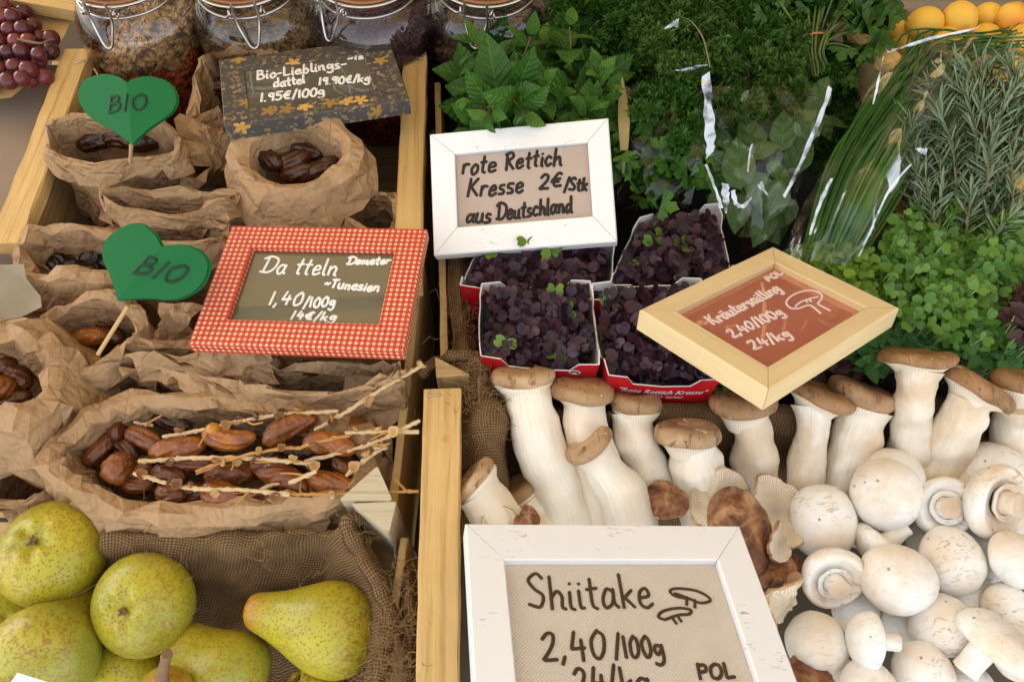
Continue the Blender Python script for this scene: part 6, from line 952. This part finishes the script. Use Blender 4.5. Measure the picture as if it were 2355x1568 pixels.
for u, v, h, dx, dy, sc_ in ((1955, 40, .07, .8, .1, .036), (1985, 70, .065, .7, -.6, .034), (1960, 110, .05, .2, -.9, .036), (2025, 55, .06, .9, -.2, .028), (2040, 40, .06, .8, .3, .026), (1940, 150, .03, .2, -.9, .026), (1935, 100, .04, .3, -.8, .028), (1800, 50, .065, -.8, .1, .030), (1820, 90, .05, -.8, -.5, .022)):
    for k in range(3): leaves(mb, LOB[k], [P(u + rng.normal() * 8, v + rng.normal() * 8, h)], [nrm(np.array((dx + rng.normal() * .4, dy + rng.normal() * .4, rng.normal() * .2)))], rdir(rng, 1, TOCAM, .3), sc_ * rng.uniform(.7, 1.0), rng.uniform(.3, 1))
    tube(ms, spline([P(1875, 110, .045), P((u + 1875) / 2, (v + 90) / 2, h), P(u, v, h)], 8), .0011, 5)
tag(mesh_obj('leaves', mb, M_PARS, t), kind='stuff'); mesh_obj('stems', ms, M_GSTEM, t)
mb = MB(); a = np.linspace(0, 6.283, 41); c = P(1868, 104, .050); tube(mb, np.stack([c[0] + .0165 * np.cos(a), c[1] + .004 * np.cos(a) + .004 * np.sin(a), c[2] + .012 * np.sin(a)], -1), .0011, 6, cap=False); mesh_obj('rubber_band', mb, plain('rubber_band', (.50, .22, .08), .5), t)
# film sleeves
M_FILM = film_mat('clear_film', (.97, .97, .96), .09, .30, 14, .0022, .03, 18); M_FOLD = film_mat('folded_film', (.93, .94, .95), .12, 1.0, 34, .0028, .55, 55)
def film(par, rows, seed, amp=.003, nm='clear_film', mat=None, nu=70, nv=50):
    G, mb = cloth('', rows, seed, amp=amp, nu=nu, nv=nv, cs=.04); return mesh_obj(nm, mb, mat or M_FILM, par)
# coriander in a sleeve
rng = np.random.RandomState(51); t = thing('coriander_bag', 'coriander in a clear sleeve right of the white radish sign', 'coriander', P(1520, 360, -.05)); mb = MB(); ms = MB(); M_COR = leafmat('coriander_leaf', (.04, .14, .012), (.10, .25, .028), None, .42, .35, .3)
for (u, v) in scat([(1430, 250), (1500, 240), (1620, 250), (1630, 420), (1540, 450), (1425, 440)], 40, rng):
    h = .03 + rng.normal() * .012; p = P(u, v, h); 
    for k in range(3): leaves(mb, LOB[rng.randint(4)], [p + rng.normal(size=3) * .006], [nrm(np.array((rng.normal() * .7, rng.normal() * .6, .3)))], rdir(rng, 1, TOCAM, .4), rng.uniform(.018, .030), rng.uniform())
    tube(ms, spline([P(1520 + rng.normal() * 30, 480, -.05), (p + P(1520, 480, -.03)) / 2, p], 7), .0009, 4, cap=False)
tag(mesh_obj('leaves', mb, M_COR, t), kind='stuff'); mesh_obj('stems', ms, M_GSTEM, t)
film(t, [[(1425, 200, .05), (1410, 330, .045), (1420, 470, .0)], [(1490, 210, .062), (1500, 330, .060), (1500, 470, .02)], [(1610, 230, .055), (1620, 340, .055), (1590, 470, .02)]], 61)
film(t, [[(1424, 180, .06), (1421, 260, .058), (1426, 340, .056), (1432, 400, .04)], [(1432, 176, .062), (1448, 265, .060), (1444, 340, .058), (1434, 402, .04)]], 62, .0005, 'film_seam', plain('tan_film_seam', (.34, .28, .13), .3, .5), 6, 20)
# basil in a sleeve
rng = np.random.RandomState(71); t = thing('basil_bag', 'large basil leaves in a shining clear sleeve', 'basil', P(1740, 400, -.05)); mb = MB(); ms = MB(); M_BAS = leafmat('basil_leaf', (.050, .135, .030), (.105, .205, .055), None, .42, .38, .3, None, True, 3.5); BAS = t_ovate(.60, 9, .03, .10, .15)
BL = [(1730, 330, 100, .05, 66), (1830, 200, 120, .06, 60), (1790, 240, 100, .05, 80), (1690, 300, -20, .045, 60), (1660, 330, 150, .045, 58), (1770, 270, 30, .05, 60), (1700, 400, 95, .055, 74), (1790, 440, 250, .05, 62), (1740, 420, 280, .05, 60), (1880, 230, 60, .045, 56), (1850, 300, 75, .05, 70), (1830, 370, 60, .04, 64), (1890, 280, -60, .035, 40), (1680, 240, 60, .04, 56), (1650, 400, 200, .04, 60), (1840, 330, 200, .045, 56), (1700, 470, 260, .03, 56), (1760, 500, 250, .03, 60), (1650, 460, 280, .03, 50), (1800, 320, 90, .055, 56), (1740, 350, 20, .05, 46), (1780, 390, -30, .052, 46), (1660, 270, 100, .04, 50), (1810, 480, 230, .02, 56)]
for u, v, a_, h, L in BL:
    for j in range(2): h2 = h - .022; q = P(u + rng.normal() * 14 * j, v + rng.normal() * 14 * j, h2 - .012 * j); d = CD(math.cos(R(a_ + j * 50)), math.sin(R(a_ + j * 50)), rng.normal() * .15); leaves(mb, BAS, [q - d * L * .5 * S(u, v, h)], [d], rdir(rng, 1, CD(0, .1, 1), .22), 1.75 * L * S(u, v, h), rng.uniform()); tube(ms, spline([P(1730 + rng.normal() * 15, 545, -.02), P((u + 1730) / 2, (v + 540) / 2, h - .05), q - UP * .006], 8), .0009, 5, cap=False)
tag(mesh_obj('leaves', mb, M_BAS, t), kind='stuff'); mesh_obj('stems', ms, M_GSTEM, t)
film(t, [[(1606, 150, .058), (1618, 300, .058), (1640, 420, .05), (1700, 580, .0)], [(1690, 190, .075), (1720, 300, .085), (1730, 420, .075), (1735, 580, .02)], [(1800, 190, .075), (1810, 300, .085), (1790, 420, .070), (1765, 580, .02)], [(1912, 195, .05), (1880, 310, .055), (1830, 430, .045), (1790, 580, .0)]], 72, .006)
def fold(par, a, b, seed, amp=.0007):
    """flat crease of the sleeve, leaning back so that it mirrors the open sky in front of the stall"""
    m = np.mean(np.array(a), 0); o = P(m[0], m[1], m[2] + .022); nn = nrm(nrm(CAM - o) + nrm(np.array((-.15, -.62, .78)))); n = 36; A, Bq = [spline(np.array([(p[0], p[1], 0) for p in L]), n)[:, :2] for L in (a, b)]; G = np.zeros((6, n, 3))
    for i in range(6):
        for j in range(n): wv = .5 + (i / 5 - .5) * (.82 + .30 * math.sin(j * .5 + seed) * math.sin(j * .23 + i)); q = A[j] + (Bq[j] - A[j]) * wv; d = ray(*q); G[i, j] = CAM + d * (np.dot(o - CAM, nn) / np.dot(d, nn))
    G = G + (amp * snoise(G, 30, seed))[..., None] * nn; mb = MB(); mb.grid(G); mesh_obj('film_fold', mb, M_FOLD, par)
fold(t, [(1612, 178, .075), (1616, 260, .080), (1622, 330, .080), (1618, 372, .074)], [(1638, 160, .094), (1642, 260, .100), (1648, 318, .098), (1644, 345, .090)], 1); fold(t, [(1904, 196, .075), (1880, 270, .078), (1838, 370, .076), (1800, 450, .066)], [(1916, 206, .092), (1890, 275, .094), (1848, 376, .092), (1806, 456, .080)], 2); fold(t, [(1620, 380, .070), (1640, 430, .066), (1655, 480, .058)], [(1626, 376, .078), (1648, 430, .074), (1664, 478, .066)], 3); fold(t, [(1658, 420, .076), (1662, 470, .074), (1668, 492, .070)], [(1676, 424, .086), (1680, 440, .084), (1672, 490, .076)], 4); fold(t, [(1680, 440, .074), (1690, 475, .072), (1714, 480, .070)], [(1690, 436, .084), (1704, 470, .082), (1732, 450, .080)], 5)
fold(t, [(1718, 395, .082), (1722, 350, .082), (1728, 330, .080)], [(1722, 396, .086), (1727, 350, .086), (1732, 332, .084)], 6); fold(t, [(1560, 64, .085), (1535, 66, .085), (1524, 68, .08)], [(1562, 38, .095), (1545, 52, .095), (1526, 66, .09)], 7); fold(t, [(1600, 150, .085), (1570, 158, .085), (1550, 160, .08)], [(1640, 148, .095), (1580, 164, .095), (1556, 164, .09)], 8); fold(t, [(1740, 430, .078), (1760, 445, .076)], [(1752, 415, .086), (1768, 452, .084)], 9)
mb = MB(); tube(mb, spline([P(1562, 38, .095), P(1590, 50, .105), P(1618, 90, .105), P(1634, 155, .098)], 20), .0011, 5, ell=.25); mesh_obj('film_strip', mb, plain('tan_film_strip', (.20, .17, .09), .3, .5), t)
# chives in a sleeve
rng = np.random.RandomState(81); t = thing('chive_bag', 'long chives in a clear sleeve leaning to the upper right', 'chives', P(1950, 450, -.05)); M_CHI = leafmat('chive_blade', (.022, .105, .016), (.070, .205, .030), (.16, .26, .04), .38, .45, .12)
mb = MB()
for i in range(190):
    f = rng.uniform(-1, 1); g = rng.uniform(0, 1); b0 = P(1905 + f * 62, 610 + 20 * f + rng.normal() * 10, .010 + g * .02); m0 = P(2000 + f * 72 + rng.normal() * 6, 400 + f * 48, .030 + g * .030 * (1 - f * f * .6)); m1 = P(2095 + f * 62 + rng.normal() * 8, 240 + f * 46, .038 + g * .030 * (1 - f * f * .6)); tp = P(2180 + f * 60 + rng.normal() * 20, 130 + f * 46 + rng.normal() * 14, .045 + g * .025); a_ = rng.uniform(0, .72) if rng.uniform() < .9 else 1.0
    pts_ = [b0, m0, m1, tp] + ([P(2330 + rng.normal() * 30, 100 + rng.normal() * 22, .06)] if rng.uniform() < .2 else []); tube(mb, spline(pts_, 22), np.linspace(.0020, .0009, 22) * rng.uniform(.8, 1.2), 6, a=a_)
tag(mesh_obj('blades', mb, M_CHI, t), kind='stuff')
film(t, [[(1800, 600, .02), (1880, 420, .045), (1960, 300, .05), (2005, 165, .06), (2190, 75, .075)], [(1880, 600, .045), (1970, 420, .085), (2050, 300, .095), (2110, 180, .09), (2215, 80, .085)], [(1960, 610, .045), (2050, 430, .085), (2110, 310, .095), (2170, 190, .095), (2235, 90, .09)], [(1995, 590, .01), (2085, 430, .04), (2160, 300, .05), (2215, 200, .06), (2250, 95, .08)]], 82, .004)
mb = MB(); q = [P(2005, 215, .020), P(2250, 60, .030), P(2190, 165, .028), P(2075, 200, .024)]; mb.grid(np.array([[q[0] * (1 - a) * (1 - b) + q[1] * a * (1 - b) + q[2] * a * b + q[3] * (1 - a) * b for b in np.linspace(0, 1, 4)] for a in np.linspace(0, 1, 10)])); mesh_obj('backing_card', mb, plain('yellow_card', (.62, .47, .19), .7), t)
fold(t, [(1972, 590, .085), (2004, 520, .090), (2040, 440, .094), (2090, 380, .096)], [(1978, 590, .090), (2010, 520, .096), (2048, 440, .100), (2100, 376, .102)], 11); fold(t, [(1860, 540, .070), (1880, 470, .074), (1908, 410, .080)], [(1866, 540, .076), (1890, 470, .082), (1918, 410, .088)], 12); fold(t, [(2006, 240, .09), (2014, 200, .095), (2030, 130, .098)], [(2010, 240, .096), (2020, 200, .102), (2034, 130, .105)], 13); fold(t, [(2040, 118, .098), (2130, 88, .102), (2255, 60, .106)], [(2040, 124, .104), (2130, 96, .108), (2240, 70, .112)], 14); fold(t, [(2106, 345, .10), (2130, 362, .098)], [(2110, 340, .104), (2134, 340, .104)], 15)
# rosemary
rng = np.random.RandomState(91); t = thing('rosemary_bunch', 'thick rosemary bunch hanging over the crate rail at the right', 'rosemary', P(2220, 400, -.03)); M_ROS = leafmat('rosemary_needle', (.024, .078, .016), (.080, .160, .042), (.17, .25, .09), .4, .4, .1, (.24, .31, .17)); M_WOODY = plain('woody_stem', (.20, .15, .08), .7); NE = t_needle(.078); mb = MB(); ms = MB()
def sprig(p, L, n):
    n = int(n * 1.15)
    sp = spline(p, 40); tube(ms, sp, np.linspace(.0013, .0006, 40), 5, cap=False); T, N, B = frames(sp); idx = rng.uniform(1, 39, n).astype(int); a = rng.uniform(0, 6.28, n); d = nrm(T[idx] * rng.uniform(.5, 1.2, n)[:, None] + np.cos(a)[:, None] * N[idx] + np.sin(a)[:, None] * B[idx]); nr = nrm(np.cross(d, np.cross(T[idx], d)) + rng.normal(size=(n, 3)) * .3); leaves(mb, NE, sp[idx], d, nr, L * rng.uniform(.6, 1.15, n), np.where(rng.uniform(size=n) < .12, 1.0, rng.uniform(0, .75, n)))
for i in range(46):
    u, v = rng.uniform(2080, 2330), rng.uniform(330, 600); h = .015 + .03 * rng.uniform(); an = rng.normal() * .35 + 1.5; l = rng.uniform(150, 250); u2, v2 = u + math.cos(an) * l, v - math.sin(an) * l
    if v2 < 240: v2 = 240 + rng.uniform(0, 40)
    sprig([P(u, v, h), P((u + u2) / 2 + rng.normal() * 12, (v + v2) / 2, h + .015), P(u2, v2, h + .012 + rng.normal() * .01)], .021, 85)
for p in [[(2330, 470, .05), (2322, 330, .075), (2290, 230, .085), (2200, 150, .085)], [(2250, 400, .06), (2240, 290, .078), (2220, 220, .085), (2160, 170, .08)], [(2350, 400, .06), (2345, 260, .08), (2335, 180, .085), (2310, 130, .085)], [(2270, 430, .06), (2280, 320, .08), (2310, 240, .09), (2355, 180, .09)], [(2200, 440, .05), (2190, 330, .07), (2160, 260, .078), (2130, 180, .07)], [(2300, 420, .055), (2265, 300, .08), (2255, 220, .085), (2250, 140, .08)], [(2370, 330, .07), (2330, 280, .08), (2260, 260, .08)], [(2160, 520, .04), (2165, 420, .055), (2150, 300, .06), (2140, 230, .06)], [(2380, 250, .07), (2340, 215, .08), (2280, 190, .085), (2230, 165, .08)]]: sprig([P(*q) for q in p], .024, 120)
tag(mesh_obj('needles', mb, M_ROS, t), kind='stuff'); mesh_obj('stems', ms, M_WOODY, t)
